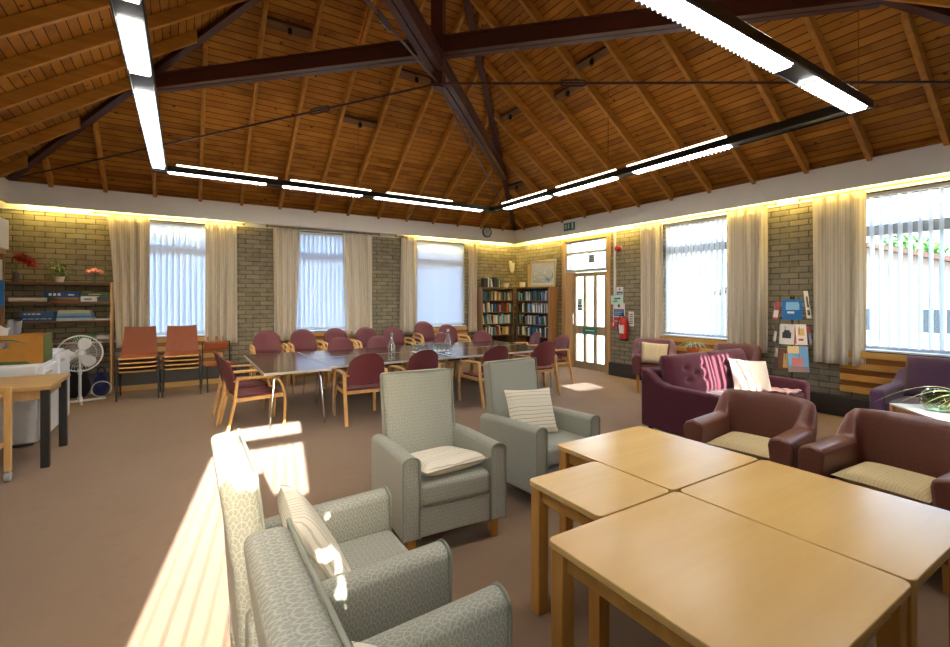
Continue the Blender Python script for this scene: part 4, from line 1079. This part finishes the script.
sf = make_sofa('sofa', 'plum two-seat sofa with buttoned sunlit back cushions and a white cushion', None, 'sofa', 1.80)
sf.location = (5.41, 3.00, 0); sf.rotation_euler = (0, 0, R(-2))
cushion('bright white sunlit cushion standing on the plum sofa', 'white_cushion', (5.76, 2.90, .605), (R(-26), R(5), R(-32)), .46, .44, .14)
tw = fabric('throw_striped', '#c98a92')
tag(MB().grid(14, 10, lambda u, v: (5.75+.34*u+.02*math.sin(7*v), 2.52-.03+.30*v, .475+.012*math.sin(9*u+3*v)+.008*math.sin(17*v))).build('folded_throw', stripes('throw', '#d8b3b0', '#7e2f46', .045, .45), ang=180), 'pink striped throw lying on the plum sofa seat', 'throw').modifiers.new('s', 'SOLIDIFY').thickness = .012
ps = make_sofa('sofa', 'dark purple sofa against the right window wall, cut by the right edge', None, 'purple', 1.60, .98, 2, False)
ps.location = (6.80, 1.14, 0); ps.rotation_euler = (0, 0, R(-90))

# ------------------------------------------------------------------ small plant table and plants
t = thing('side_table', 'small white-topped wooden side table turned cornerwise behind the right tub chair', 'table', (5.42, 1.08, 0), R(45))
h = .60
MB().box(-.31, -.31, h-.018, .31, .31, h).build('tabletop', M['white'], t, bevel=.004)
MB().box(-.29, -.29, h-.12, .29, -.27, h-.019).box(-.29, .27, h-.12, .29, .29, h-.019).box(-.29, -.27, h-.12, -.27, .27, h-.019).box(.27, -.27, h-.12, .29, .27, h-.019).build('apron', M['oak_edge'], t)
for sx in (-1, 1):
    for sy in (-1, 1): MB().rect([(sx*.285, sy*.285, 0), (sx*.285, sy*.285, h-.019)], .045, .045, (1, 0, 0)).build('leg', M['oak_leg'], t)
t = thing('potted_plant', 'spider plant with long arching pale leaves on the white-topped side table', 'plant', (5.33, .98, .60))
MB().lathe([(.05, 0), (.07, .10), (.078, .11), (.066, .11), (.06, .08)], 18).build('pot', M['terracotta'], t)
MB().lathe([(.085, 0), (.092, .006), (.085, .012)], 18, (0, 0, -0.0)).build('saucer', M['white'], t)
mb = MB()
for i in range(26): leafblade(mb, (random.uniform(-.02, .02), random.uniform(-.02, .02), .10), random.uniform(0, 6.28), random.uniform(.16, .34), .02, .75, 1.05, 9)
for an, L_ in ((R(118), .62), (R(128), .5), (R(100), .42), (R(140), .38)): leafblade(mb, (0, 0, .10), an, L_, .030, .62, .90, 12)
mb.build('leaves', M['leafpale'], t)
t = thing('glass_bowl', 'round green glass bowl beside the arching plant on the side table', 'bowl', (5.39, 1.20, .601))
MB().lathe([(.04, 0), (.07, .008), (.105, .06), (.108, .10), (.09, .15), (.06, .175), (.055, .175), (.085, .148), (.103, .10), (.10, .06), (.06, .015)], 26).build('body', clearglass('green_glass', '#d6e2cc', 2.0), t)
t = thing('window_side_table', 'low wooden table behind the sofa carrying a spider plant', 'table', (6.98, 4.38, 0))
MB().box(-.24, -.24, .60, .24, .24, .625).build('tabletop', M['oak_top'], t, bevel=.003)
for sx in (-1, 1):
    for sy in (-1, 1): MB().rect([(sx*.2, sy*.2, 0), (sx*.2, sy*.2, .60)], .04, .04, (1, 0, 0)).build('leg', M['oak_leg'], t)
t = thing('potted_plant', 'spider plant in a terracotta pot under the window behind the sofa', 'plant', (7.0, 4.42, .625))
MB().lathe([(.08, 0), (.11, .14), (.12, .15), (.105, .15), (.09, .12)], 18).build('pot', M['terracotta'], t)
mb = MB()
for i in range(40): leafblade(mb, (random.uniform(-.04, .04), random.uniform(-.04, .04), .14), random.uniform(0, 6.28), random.uniform(.16, .30), .026, .72, 1.05, 9)
mb.build('leaves', plain('leaf_mint', '#7fa682', .5, 0, .2, 30), t)

# ------------------------------------------------------------------ leaflet rack
t = thing('leaflet_rack', 'black wire leaflet spinner rack between the curtains', 'rack', (6.98, 2.97, 0))
MB().tube([(0, 0, .03), (0, 0, 1.56)], .014, 10).build('pole', M['black'], t)
MB().lathe([(.20, 0), (.20, .015), (.05, .03), (.02, .035)], 20).build('base', M['black'], t)
MB().lathe([(.03, 1.53), (.03, 1.58), (.01, 1.60)], 12).build('cap', M['black'], t)
PD = []
for tier, z in enumerate((.62, .96, 1.29)):
    wr = MB(); Q = .19
    for hgt in (0, .10): wr.tube([(Q*math.cos(a), Q*math.sin(a), z+hgt) for a in [2*PI*j/24 for j in range(24)]], .0035, 5, closed=True)
    for j in range(8):
        a = 2*PI*j/8; wr.tube([(.02*math.cos(a), .02*math.sin(a), z), (Q*math.cos(a), Q*math.sin(a), z), (Q*math.cos(a)*1.06, Q*math.sin(a)*1.06, z+.22)], .003, 5)
    wr.build('wire_tier', M['black'], t)
def leaflet(tier, ang, w, h, c_face, parts, label, z):
    q = .205; a = R(ang)
    o = thing('leaflet', label, 'leaflet', (6.98+q*math.cos(a), 2.97+q*math.sin(a), z), a+PI/2, 'leaflets in the spinner rack')
    m_ = Matrix.Rotation(R(-7), 4, 'X')
    MB().box(-w/2, -.006, 0, w/2, .0, h, m_).build('cover', c_face, o)
    for i, (mt, sh) in enumerate(parts):
        mb = MB()
        for u0, v0, u1, v1 in sh: mb.box(-w/2+u0*w, -.008-.0006*i, v0*h, -w/2+u1*w, -.0055, v1*h, m_)
        mb.build('print', mt, o)
def pm(n_, h_): return plain('print_'+n_, h_, .35)
CB, CW, CRd, COr, CSk, CBr, CGr = pm('blue', '#1c6fb4'), pm('white', '#e6e4dc'), pm('red', '#b8322e'), pm('sand', '#d8b46a'), pm('sky', '#3f86b8'), pm('brown', '#7d4a30'), pm('dark', '#3a3a40')
FA = 203   # direction from the rack towards the viewpoint
leaflet(2, FA, .22, .27, CB, [(pm('paleblue', '#8fc4e4'), [(.18, .48, .85, .86)]), (CW, [(.25, .3, .6, .4)])], 'blue leaflet facing out on the top tier of the rack', 1.27)
leaflet(2, FA+62, .10, .36, CW, [(CGr, [(.2, .1, .8, .3), (.3, .4, .7, .8)])], 'tall narrow white leaflet on the top tier, nearest the right curtain', 1.29)
leaflet(2, FA-65, .16, .24, CRd, [(CW, [(.1, .1, .9, .5)])], 'red and white leaflet seen edgewise on the top tier', 1.27)
leaflet(1, FA-18, .17, .27, CW, [(CGr, [(.2, .3, .8, .6), (.3, .6, .7, .7)])], 'white leaflet with dark drawing on the middle tier', .94)
leaflet(1, FA+28, .15, .27, CW, [(CRd, [(0, .05, .1, .95), (.3, .2, .7, .3)]), (COr, [(.3, .45, .8, .8)])], 'white leaflet with red edge on the middle tier', .94)
leaflet(1, FA-75, .15, .27, CGr, [(CW, [(.1, .1, .9, .6)])], 'grey leaflet seen edgewise on the middle tier', .94)
leaflet(1, FA+75, .12, .24, CRd, [(CSk, [(.1, .1, .9, .6)])], 'red leaflet on the middle tier beside the right curtain', .94)
leaflet(0, FA+20, .24, .34, CSk, [(COr, [(0, .72, .55, 1)]), (CRd, [(.2, .25, .7, .55)]), (CBr, [(.05, .02, .95, .22)])], 'colourful leaflet with blue sky and red shape on the bottom tier', .58)
leaflet(0, FA-30, .16, .27, CBr, [(COr, [(.5, .1, .9, .8)])], 'brown leaflet on the bottom tier of the rack', .60)
leaflet(0, FA-72, .17, .30, CGr, [(CW, [(.15, .5, .85, .9)])], 'grey photo leaflet seen edgewise on the bottom tier', .60)

# ------------------------------------------------------------------ kitchen corner
t = thing('work_table', 'wood-topped work table with dark square legs at the left edge', 'table', (-1.69, 6.05, 0))
MB().box(-.66, -.42, .715, .66, .42, .755).build('tabletop', M['worktop'], t, bevel=.004)
MB().box(-.62, -.38, .63, .60, -.355, .714).box(-.62, .355, .63, .60, .38, .714).box(.575, -.355, .63, .60, .355, .714).build('apron', M['jamb_wood'], t)
for sx in (-1, 1):
    for sy in (-1, 1): MB().rect([(sx*.61, sy*.365, 0), (sx*.61, sy*.365, .714)], .062, .062, (1, 0, 0)).build('leg', M['blackleg'], t, bevel=.003)
t = thing('fridge', 'white under-counter fridge behind the work table, carton on top', 'fridge', (-1.81, 6.86, 0))
MB().box(-.55, -.30, .03, .50, .30, .85).build('body', M['appliance'], t, bevel=.015)
dr = MB().box(.503, -.298, .06, .555, .298, .82).build('door', M['appliance'], t, bevel=.012)
MB().box(.556, -.29, .74, .572, -.05, .77).build('handle', M['grey_plastic'], dr)
MB().box(-.56, -.27, 0, .46, .27, .03).build('plinth', M['slate'], t)
t = thing('freezer', 'taller white appliance next to the pedestal fan', 'freezer', (-1.80, 7.50, 0))
MB().box(-.55, -.29, .03, .50, .29, .92).build('body', M['appliance'], t, bevel=.015)
dr = MB().box(.503, -.285, .06, .555, .285, .90).build('door', M['appliance'], t, bevel=.012)
MB().box(.556, -.27, .80, .57, -.10, .83).build('handle', M['grey_plastic'], dr)
MB().box(-.56, -.28, 0, .46, .28, .03).build('plinth', M['slate'], t)
# carton
t = thing('fruit_carton', 'orange-brown fruit carton with hand hole on the white fridge', 'box', (-1.73, 6.90, .851))
w, d_, h = .44, .20, .31
MB().box(-w, -d_, 0, w, -d_+.008, .17).box(-w, -d_, .235, w, -d_+.008, h).box(-w, -d_, .17, .02, -d_+.008, .235).box(.17, -d_, .17, w, -d_+.008, .235).box(-w, d_-.008, 0, w, d_, h).box(-w, -d_+.008, 0, -w+.008, d_-.008, h).box(w-.008, -d_+.008, 0, w, d_-.008, h).box(-w+.008, -d_+.008, 0, w-.008, d_-.008, .008).build('carton', M['cardboard'], t)
MB().box(w, -d_, 0, w+.002, d_, h).prism([(-.10, 0), (.35, 0), (.30, .03), (.1, .035)], -d_-.002, -d_, lambda a, b, q: (a, q, b)).build('green_print', M['cardgreen'], t)
MB().prism([(-.42, .16), (-.25, .25), (0, .275), (.2, .265), (.36, .20), (.2, .25), (0, .262), (-.25, .235), (-.40, .145)], -d_-.003, -d_, lambda a, b, q: (a, q, b)).build('printed_band', M['sign_green'], t)
items = [('paper_bag', 'white paper bag poking out of the fruit carton', 'bag', M['white'], (-2.04, 6.88, .86), (.16, .10, .44), 10), ('red_packet', 'red packet leaning in the fruit carton', 'packet', M['red'], (-1.83, 6.86, .86), (.22, .06, .42), -24),
         ('magazine', 'black and white magazine standing in the carton', 'magazine', pm('mag', '#8b8d96'), (-1.60, 6.92, .86), (.11, .02, .45), 5), ('tissue_packet', 'white tissue packet tilted in the carton', 'packet', CW, (-1.76, 6.92, .86), (.14, .05, .40), 14)]
for nm, lb_, ct, mt, lc, sz, rt in items:
    mb = MB(); m_ = Matrix.Rotation(R(rt), 4, 'Y')
    mb.grid(7, 9, lambda u, v: m_ @ Vector(((u-.5)*sz[0], -sz[1]/2*(1-.3*v)+.008*math.sin(9*u+5*v), v*sz[2]+.012*math.sin(7*u)*v))); mb.grid(7, 9, lambda u, v: m_ @ Vector(((u-.5)*sz[0], sz[1]/2*(1-.3*v)+.008*math.sin(8*u+4*v), v*sz[2]+.012*math.sin(7*u)*v)))
    for ue in (0, 1): mb.grid(2, 9, lambda u, v: m_ @ Vector(((ue-.5)*sz[0], (u-.5)*sz[1]*(1-.3*v)+.008*math.sin(9*ue+5*v), v*sz[2]+.012*math.sin(7*ue)*v)))
    o = mb.build(nm, mt, ang=60); o.location = lc; tag(o, lb_, ct)
# trolley
t = thing('wooden_trolley', 'pale wooden trolley on a grey castor at the left edge', 'trolley', (-1.565, 5.20, 0))
for z in (.30, .72): MB().box(-.28, -.20, z, .28, .20, z+.035).build('shelf', M['beech'], t)
for sx in (-1, 1):
    for sy in (-1, 1):
        MB().rect([(sx*.30, sy*.21, .085), (sx*.30, sy*.21, .80)], .045, .045, (1, 0, 0)).build('post', M['beech'], t, bevel=.004)
        c_ = MB().tube([(sx*.30-.018, sy*.21, .04), (sx*.30+.018, sy*.21, .04)], .04, 16).build('caster', M['grey_plastic'], t)
        MB().tube([(sx*.30, sy*.21, .04), (sx*.30, sy*.21, .09)], .010, 8).build('stem', M['chrome'], c_)
for sy in (-1, 1): MB().box(-.28, sy*.21-.012, .74, .28, sy*.21+.012, .80).build('rail', M['beech'], t)
# wall cupboard and wood upright with posters
t = thing('wall_cupboard', 'white wall cupboard at the upper left edge', 'cupboard', (-2.20, 8.10, 2.21))
MB().box(-.185, -.55, 0, .165, .55, .40).build('body', M['white'], t)
MB().box(-.185, -.55, -.06, .165, .55, -.001).build('underside', M['worktop'], t)
for s in (-1, 1):
    dd_ = MB().box(.167, min(0, s*.545)+.003, .005, .19, max(0, s*.545)-.003, .395).build('door', M['white'], t, bevel=.002)
    MB().tube([(.195, s*.06, .08), (.215, s*.06, .08)], .012, 10).build('knob', M['chrome'], dd_)
t = thing('notice_panel', 'upright brown panel under the cupboard carrying white and blue posters', 'panel', (-2.21, 8.60, .95))
MB().box(-.17, -.015, 0, .165, .015, 1.20).build('board', M['bookcase'], t)
MB().box(-.16, -.019, .85, .15, -.0155, 1.12).build('white_poster', M['white'], t)
MB().box(-.16, -.019, .50, .17, -.0155, .84).build('blue_poster', CB, t)
MB().box(-.02, -.021, .55, .05, -.0192, .62).box(.02, -.021, .66, .10, -.0192, .72).build('white_print', CW, t)

# shelf unit against the back wall
t = thing('shelf_unit', 'brown open wall shelves stacked with board games behind the fan', 'shelves', (-1.68, YB-.002, 0))
SZ = [.33, .62, .905, 1.205, 1.50, 1.80]
for x in (-.695, .685): MB().box(x-.012, -.30, 0, x+.012, -.001, 1.812).build('upright', M['jamb_wood'], t)
for z in SZ[1:]: MB().box(-.682, -.30, z-.035, .672, -.001, z).build('shelf', M['shelf'], t)
YS = YB-.15
def flatbox(name, label, cat, x0, x1, z, h, hexc, dp=.24, extra=None, grp='games and papers on the wall shelves', yo=0):
    t = thing(name, label, cat, ((x0+x1)/2, YS+yo, z+.001), 0, grp); w = (x1-x0)/2
    MB().box(-w, -dp/2, 0, w, dp/2, h*.45).build('tray', plain('box_'+hexc[1:], hexc, .45), t)
    MB().box(-w-.002, -dp/2-.002, h*.46, w+.002, dp/2+.002, h).build('lid', plain('boxlid_'+hexc[1:], hexc, .4), t)
    if extra:
        mb = MB()
        for u0, v0, u1, v1 in extra[1]: mb.box(-w+u0*2*w, -dp/2-.004, v0*h, -w+u1*2*w, -dp/2-.001, v1*h)
        mb.build('print', extra[0], t)
# x on the shelf front from photo columns
flatbox('game_box', 'red and brown game box lying under the blue one on the upper shelf', 'box', -1.70, -1.40, 1.50, .036, '#7c2f22')
flatbox('game_box', 'olive game box between red and blue boxes on the upper shelf', 'box', -1.69, -1.40, 1.537, .028, '#8a7a3a')
flatbox('game_box', 'long blue game box with three white squares on the upper shelf', 'box', -1.80, -1.40, 1.566, .085, '#1f4a8c', extra=(CW, [(.14, .3, .22, .75), (.27, .3, .35, .75), (.40, .3, .48, .75), (.7, .35, .88, .6)]))
flatbox('game_box', 'white game box beside the blue box on the upper shelf', 'box', -1.37, -1.18, 1.50, .085, '#cfd2d2', extra=(pm('grey', '#6c7480'), [(.2, .3, .7, .6)]))
flatbox('game_box', 'dark grey box at the right end of the upper shelf', 'box', -1.17, -1.02, 1.50, .075, '#3a4444')
flatbox('game_box', 'dark green box lying on top at the right of the upper shelf', 'box', -1.36, -1.02, 1.586, .06, '#2c5a3c', extra=(COr, [(.25, .35, .7, .6)]))
tag(MB().lathe([(.028, 0), (.03, .02), (.03, .32), (.034, .40), (.028, .42)], 14).build('paper_roll', M['paper'], loc=(-2.20, YS-.04, 1.532), rot=(0, PI/2, 0)), 'rolled white paper lying on the upper shelf left of the blue box', 'paper roll', 'games and papers on the wall shelves')
flatbox('game_box', 'dark blue patterned game box, lower of two left on the middle shelf', 'box', -2.07, -1.67, 1.205, .075, '#20426e', extra=(pm('mixed', '#8aa0ac'), rows(.2, .8, 1)))
flatbox('game_box', 'dark blue patterned game box, upper of two left on the middle shelf', 'box', -2.06, -1.69, 1.281, .065, '#2a5684', extra=(CW, rows(.2, .8, 1, .1, .6)))
for i, (c_, n_) in enumerate((('#a9bcc0', 'bottom'), ('#4d7fb4', 'second'), ('#7fa6c8', 'third'), ('#b9ba8c', 'top'))):
    flatbox('game_box', '%s flat box of the pale blue pile on the middle shelf' % n_, 'box', -1.655+.006*i, -1.22-.012*i, 1.205+i*.040, .039, c_)
flatbox('paper_stack', 'thin white paper stack at the right end of the middle shelf', 'paper', -1.20, -1.02, 1.205, .024, '#e6e6e2')
flatbox('game_box', 'green box on the lower shelf above the fan', 'box', -1.46, -1.20, .905, .065, '#1f7a4c')
flatbox('paper_stack', 'pale grey folder lying on the lower shelf right of the green box', 'folder', -1.18, -1.02, .905, .05, '#b7bcbc')
# plants on top
t = thing('potted_plant', 'variegated bushy plant in a cream pot on the wall shelves', 'plant', (-1.64, YB-.16, 1.801))
MB().lathe([(.05, 0), (.065, .08), (.07, .09), (.058, .09), (.05, .06)], 16).build('pot', M['paper'], t)
mb = MB(); mb2 = MB()
for i in range(110):
    a = random.uniform(0, 6.28); zz = random.uniform(.08, .33); r_ = random.uniform(0, .14)*(1-(zz-.08)*1.5)
    leafblade(mb if i % 3 else mb2, (r_*math.cos(a), r_*math.sin(a)*.8, zz), a, random.uniform(.05, .09), .035, .6, .5, 5)
mb.build('leaves', M['leafgreen'], t); mb2.build('pale_leaves', M['leafpale'], t)
t = thing('flower_vase', 'round bunch of pink flowers in a clear glass vase on the wall shelves', 'vase', (-1.22, YB-.16, 1.801))
MB().lathe([(.03, 0), (.034, .01), (.03, .05), (.045, .11), (.042, .11), (.026, .05), (.02, .01)], 16).build('vase', M['clearglass'], t)
mb = MB()
for i in range(46):
    a = random.uniform(0, 6.28); r_ = .105*math.sqrt(random.random()); p = (r_*math.cos(a), r_*math.sin(a)*.8, .20-r_*r_*4+random.uniform(-.015, .02))
    mb.lathe([(.004, -.016), (.022, -.006), (.027, .006), (.014, .018), (.003, .02)], 8, p)
mb.build('blossoms', M['pinkflower'], t)
st = MB()
for i in range(7): a = i*.9; st.tube([(.01*math.cos(a), .01*math.sin(a), .02), (.06*math.cos(a), .05*math.sin(a), .17)], .003, 5)
st.build('stems', M['leafgreen'], t)
t = thing('flower_vase', 'tall red amaryllis-like flower leaning from a dark vase on the shelf end', 'vase', (-2.13, YB-.17, 1.801))
MB().lathe([(.04, 0), (.05, .03), (.035, .10), (.03, .14), (.024, .14), (.028, .05)], 14).build('vase', M['slate'], t)
MB().tube(bez((0, 0, .05), (.01, -.01, .2), (.03, -.02, .3), (.06, -.03, .37), 8), .008, 6).tube(bez((0, 0, .05), (-.01, 0, .2), (0, -.02, .3), (.02, -.03, .40), 8), .007, 6).build('stems', M['leafgreen'], t)
mb = MB()
for bx_, by_, bz_, nn in ((.08, -.04, .385, 9), (.02, -.03, .41, 8), (.15, -.05, .36, 9), (.20, -.05, .32, 8)):
    for q_ in (0, 1):
        for i in range(nn): leafblade(mb, (bx_, by_, bz_-.03*q_), 6.28*i/nn+q_*.3, .085, .095, .6, [.9, .1][q_], 6)
mb.build('petals', M['red'], t)
# bags under the shelves
def bag(label, hexc, x, w, h, dp=.26, y=YB-.19):
    t = thing('bag', label, 'bag', (x, y, 0), random.uniform(-.2, .2), 'bags under the wall shelves')
    def fn(u, v):
        a = 2*PI*u; k = math.sin(PI*min(1, .12+v*.88))**.5 if v < 1 else .3
        sq = lambda c: math.copysign(abs(c)**.65, c)
        return (sq(math.cos(a))*w/2*k*(1+.05*math.sin(5*a+9*v)), sq(math.sin(a))*dp/2*k*(1+.06*math.sin(4*a+7*v)), v*h)
    MB().grid(28, 12, fn, True).build('body', fabric('bag_'+hexc[1:], hexc), t, ang=180)
    MB().tube(bez((-w*.25, 0, h*.95), (-w*.2, 0, h*1.35), (w*.2, 0, h*1.35), (w*.25, 0, h*.95), 8), .010, 6).build('handle', fabric('strap_'+hexc[1:], hexc), t)
bag('black bag under the wall shelves behind the fan pole', '#17181c', -1.42, .34, .46)
bag('navy blue bag under the wall shelves right of the fan', '#232a5c', -1.13, .22, .36)
bag('dark grey bag farthest left under the wall shelves', '#26272b', -1.80, .36, .42)
pts = [(-1.10+.12*math.cos(a), YB-.40+.02*math.sin(3*a), .13+.12*math.sin(a)) for a in [2*PI*j/28 for j in range(28)]]
tag(MB().tube(pts, .009, 6, closed=True).build('cable_loop', M['white']), 'white loop of cable standing on the floor beside the fan foot', 'cable')
# pedestal fan
t = thing('pedestal_fan', 'white pedestal fan with round cage in front of the wall shelves', 'fan', (-1.31, 8.90, 0), R(12))
MB().tube([(-.30, 0, .03), (.30, 0, .03)], .018, 8).tube([(0, -.30, .03), (0, .30, .03)], .018, 8).build('base', M['fanwhite'], t)
MB().lathe([(.032, .02), (.03, .08), (.02, .10), (.018, .42), (.024, .42), (.024, .50), (.014, .50), (.014, .70)], 14).build('pole', M['fanwhite'], t)
mh = Matrix.Translation((0, -.02, .735)) @ Matrix.Rotation(PI/2, 4, 'X') @ Matrix.Rotation(R(-4), 4, 'X')
MB().lathe([(.05, .0), (.055, .06), (.05, .14), (.02, .16)], 16).build('motor', M['fanwhite'], t, loc=(0, .0, .735), rot=(-PI/2, 0, 0))
cg = MB(); RR = .262
def ringp(r_, z_): return [mh @ Vector((r_*math.cos(a), r_*math.sin(a), z_)) for a in [2*PI*j/40 for j in range(40)]]
cg.tube(ringp(RR, 0.0), .011, 6, closed=True)
for zz in (1, -1):
    cg.tube(ringp(.06, .06*zz), .004, 5, closed=True); cg.tube(ringp(.19, .045*zz), .002, 4, closed=True)
    for j in range(44):
        a = 2*PI*j/44; a2 = a+.18
        cg.tube([mh @ Vector((.05*math.cos(a), .05*math.sin(a), .06*zz)), mh @ Vector((.20*math.cos(a+.1), .20*math.sin(a+.1), .048*zz)), mh @ Vector((RR*math.cos(a2), RR*math.sin(a2), .008*zz))], .0014, 4)
cg.build('cage', M['fanwhite'], t)
hb = MB().lathe([(.02, -.03), (.045, -.02), (.045, .02), (.02, .045)], 16); hb.v = [tuple(mh @ Vector(p)) for p in hb.v]; hb.build('hub', M['fanwhite'], t)
for k in range(3):
    mb = MB(); a0_ = R(70+120*k)
    def bl_(u, v):
        r_ = .04+.195*v; hw_ = (.42+.52*math.sin(PI*min(1, .15+v*.85)))*(1 if v < .97 else .7)
        a = a0_+(u-.5)*2*hw_*.62; return mh @ Vector((r_*math.cos(a), r_*math.sin(a), (u-.5)*.05))
    mb.grid(9, 9, bl_); o = mb.build('blade', M['fanwhite'], t, ang=180); md = o.modifiers.new('s', 'SOLIDIFY'); md.thickness = .003

# ------------------------------------------------------------------ outside
GZ = -1.2
struct(MB().box(-60, -60, GZ-.2, 80, 80, GZ).build('ground_outside', plain('paving_outside', '#7d7a73', .9, 0, .08, 1.5)))
t = thing('bungalow', 'pale bungalow with a brown pitched roof outside the right window', 'building', (32, 10, GZ))
MB().box(0, -8, 0, 9, 8, 3.1).prism([(-8, 3.1), (8, 3.1), (0, 5.6)], 0, 9, lambda a, b, d_: (d_, a, b)).build('walls', plain('render_wall', '#8d837a', .8), t)
for s in (-1, 1):
    MB().prism([(s*8.6, 2.95), (0, 5.65), (0, 5.9), (s*8.7, 3.2)], -.5, 9.5, lambda a, b, d_: (d_, a, b)).build('roof', plain('roof_tile', '#5a463d', .8), t)
for y in (-6, -3.2, .5, 4):
    w_ = MB().box(-.06, y-.9, .9, .02, y+.9, 2.3).build('window', M['white'], t)
    MB().box(-.08, y-.8, 1.0, -.061, y-.05, 2.2).box(-.08, y+.05, 1.0, -.061, y+.8, 2.2).build('pane', plain('dark_pane', '#2f3d46', .3), w_)
def tree(label, loc, h, r):
    t = thing('tree', label, 'tree', loc)
    MB().tube([(0, 0, 0), (.1, 0, h*.4), (0, .1, h*.7)], [.28, .2, .1], 10).build('trunk', M['shelf'], t)
    mb = MB()
    for i in range(2600):
        a = random.uniform(0, 6.28); q = random.uniform(-1, 1); rr_ = r*random.uniform(.55, 1)
        p = Vector((rr_*math.sqrt(1-q*q)*math.cos(a), rr_*math.sqrt(1-q*q)*math.sin(a), h*.72+rr_*q*.9))
        d1 = Vector((random.uniform(-1, 1), random.uniform(-1, 1), random.uniform(-1, 1))).normalized()*.22; d2 = d1.orthogonal().normalized()*.13
        mb.add([p-d1, p+d2, p+d1, p-d2], [(0, 1, 2, 3)])
    mb.build('crown', M['leafgreen'], t)
t = thing('potted_plant', 'leafy houseplant added unseen on the front window sill to shade the armchairs', 'plant', (-.06, -.26, .902))  # added behind the camera; foliage shaped to block sun from the near armchairs
MB().lathe([(.07, 0), (.10, .14), (.105, .15), (.09, .15), (.08, .12)], 18).build('pot', M['terracotta'], t)
mb = MB()
for i in range(340):
    a = random.uniform(0, 6.28); zz = random.uniform(.14, .83); r_ = random.uniform(0, .10)
    leafblade(mb, (r_*math.cos(a)*1.7+random.uniform(-.10, .10), r_*math.sin(a)*.3, zz-.06), random.choice([.5, 1.5])*PI+random.uniform(-.7, .7), random.uniform(.08, .13), .10, .35, 1.25, 5)
mb.build('leaves', M['leafgreen'], t)
tree('leafy tree behind the bungalow outside the right window', (46, 12.0, GZ), 7.5, 2.6)

# ------------------------------------------------------------------ light
sun = bpy.data.lights.new('sun', 'SUN'); sun.energy = 14.0; sun.angle = R(.53); sun.color = (1, .965, .91)
so = bpy.data.objects.new('sun', sun); C.objects.link(so)
dv = Vector((.17, 1, -.428)); so.rotation_euler = dv.to_track_quat('-Z', 'Y').to_euler(); so.location = (0, -20, 10)
w = bpy.data.worlds.new('world'); sc.world = w; w.use_nodes = True; nt = w.node_tree; nt.nodes.clear()
sky = nt.nodes.new('ShaderNodeTexSky'); sky.sky_type = 'NISHITA'; sky.sun_disc = False; sky.sun_elevation = R(23.5); sky.sun_rotation = R(180+9.6); sky.air_density = 1.0; sky.dust_density = 2.0
bg = nt.nodes.new('ShaderNodeBackground'); bg.inputs[1].default_value = 0.85; ow = nt.nodes.new('ShaderNodeOutputWorld')
nt.links.new(sky.outputs[0], bg.inputs[0]); nt.links.new(bg.outputs[0], ow.inputs[0])

sc.view_settings.view_transform = 'Standard'; sc.view_settings.look = 'None'; sc.view_settings.gamma = 1; sc.view_settings.use_curve_mapping = False
sc.view_settings.exposure = 1.55
sc.cycles.use_denoising = True
sc.cycles.max_bounces = 10; sc.cycles.diffuse_bounces = 6; sc.cycles.transparent_max_bounces = 16; sc.cycles.transmission_bounces = 6
sc.cycles.sample_clamp_indirect = 6.0
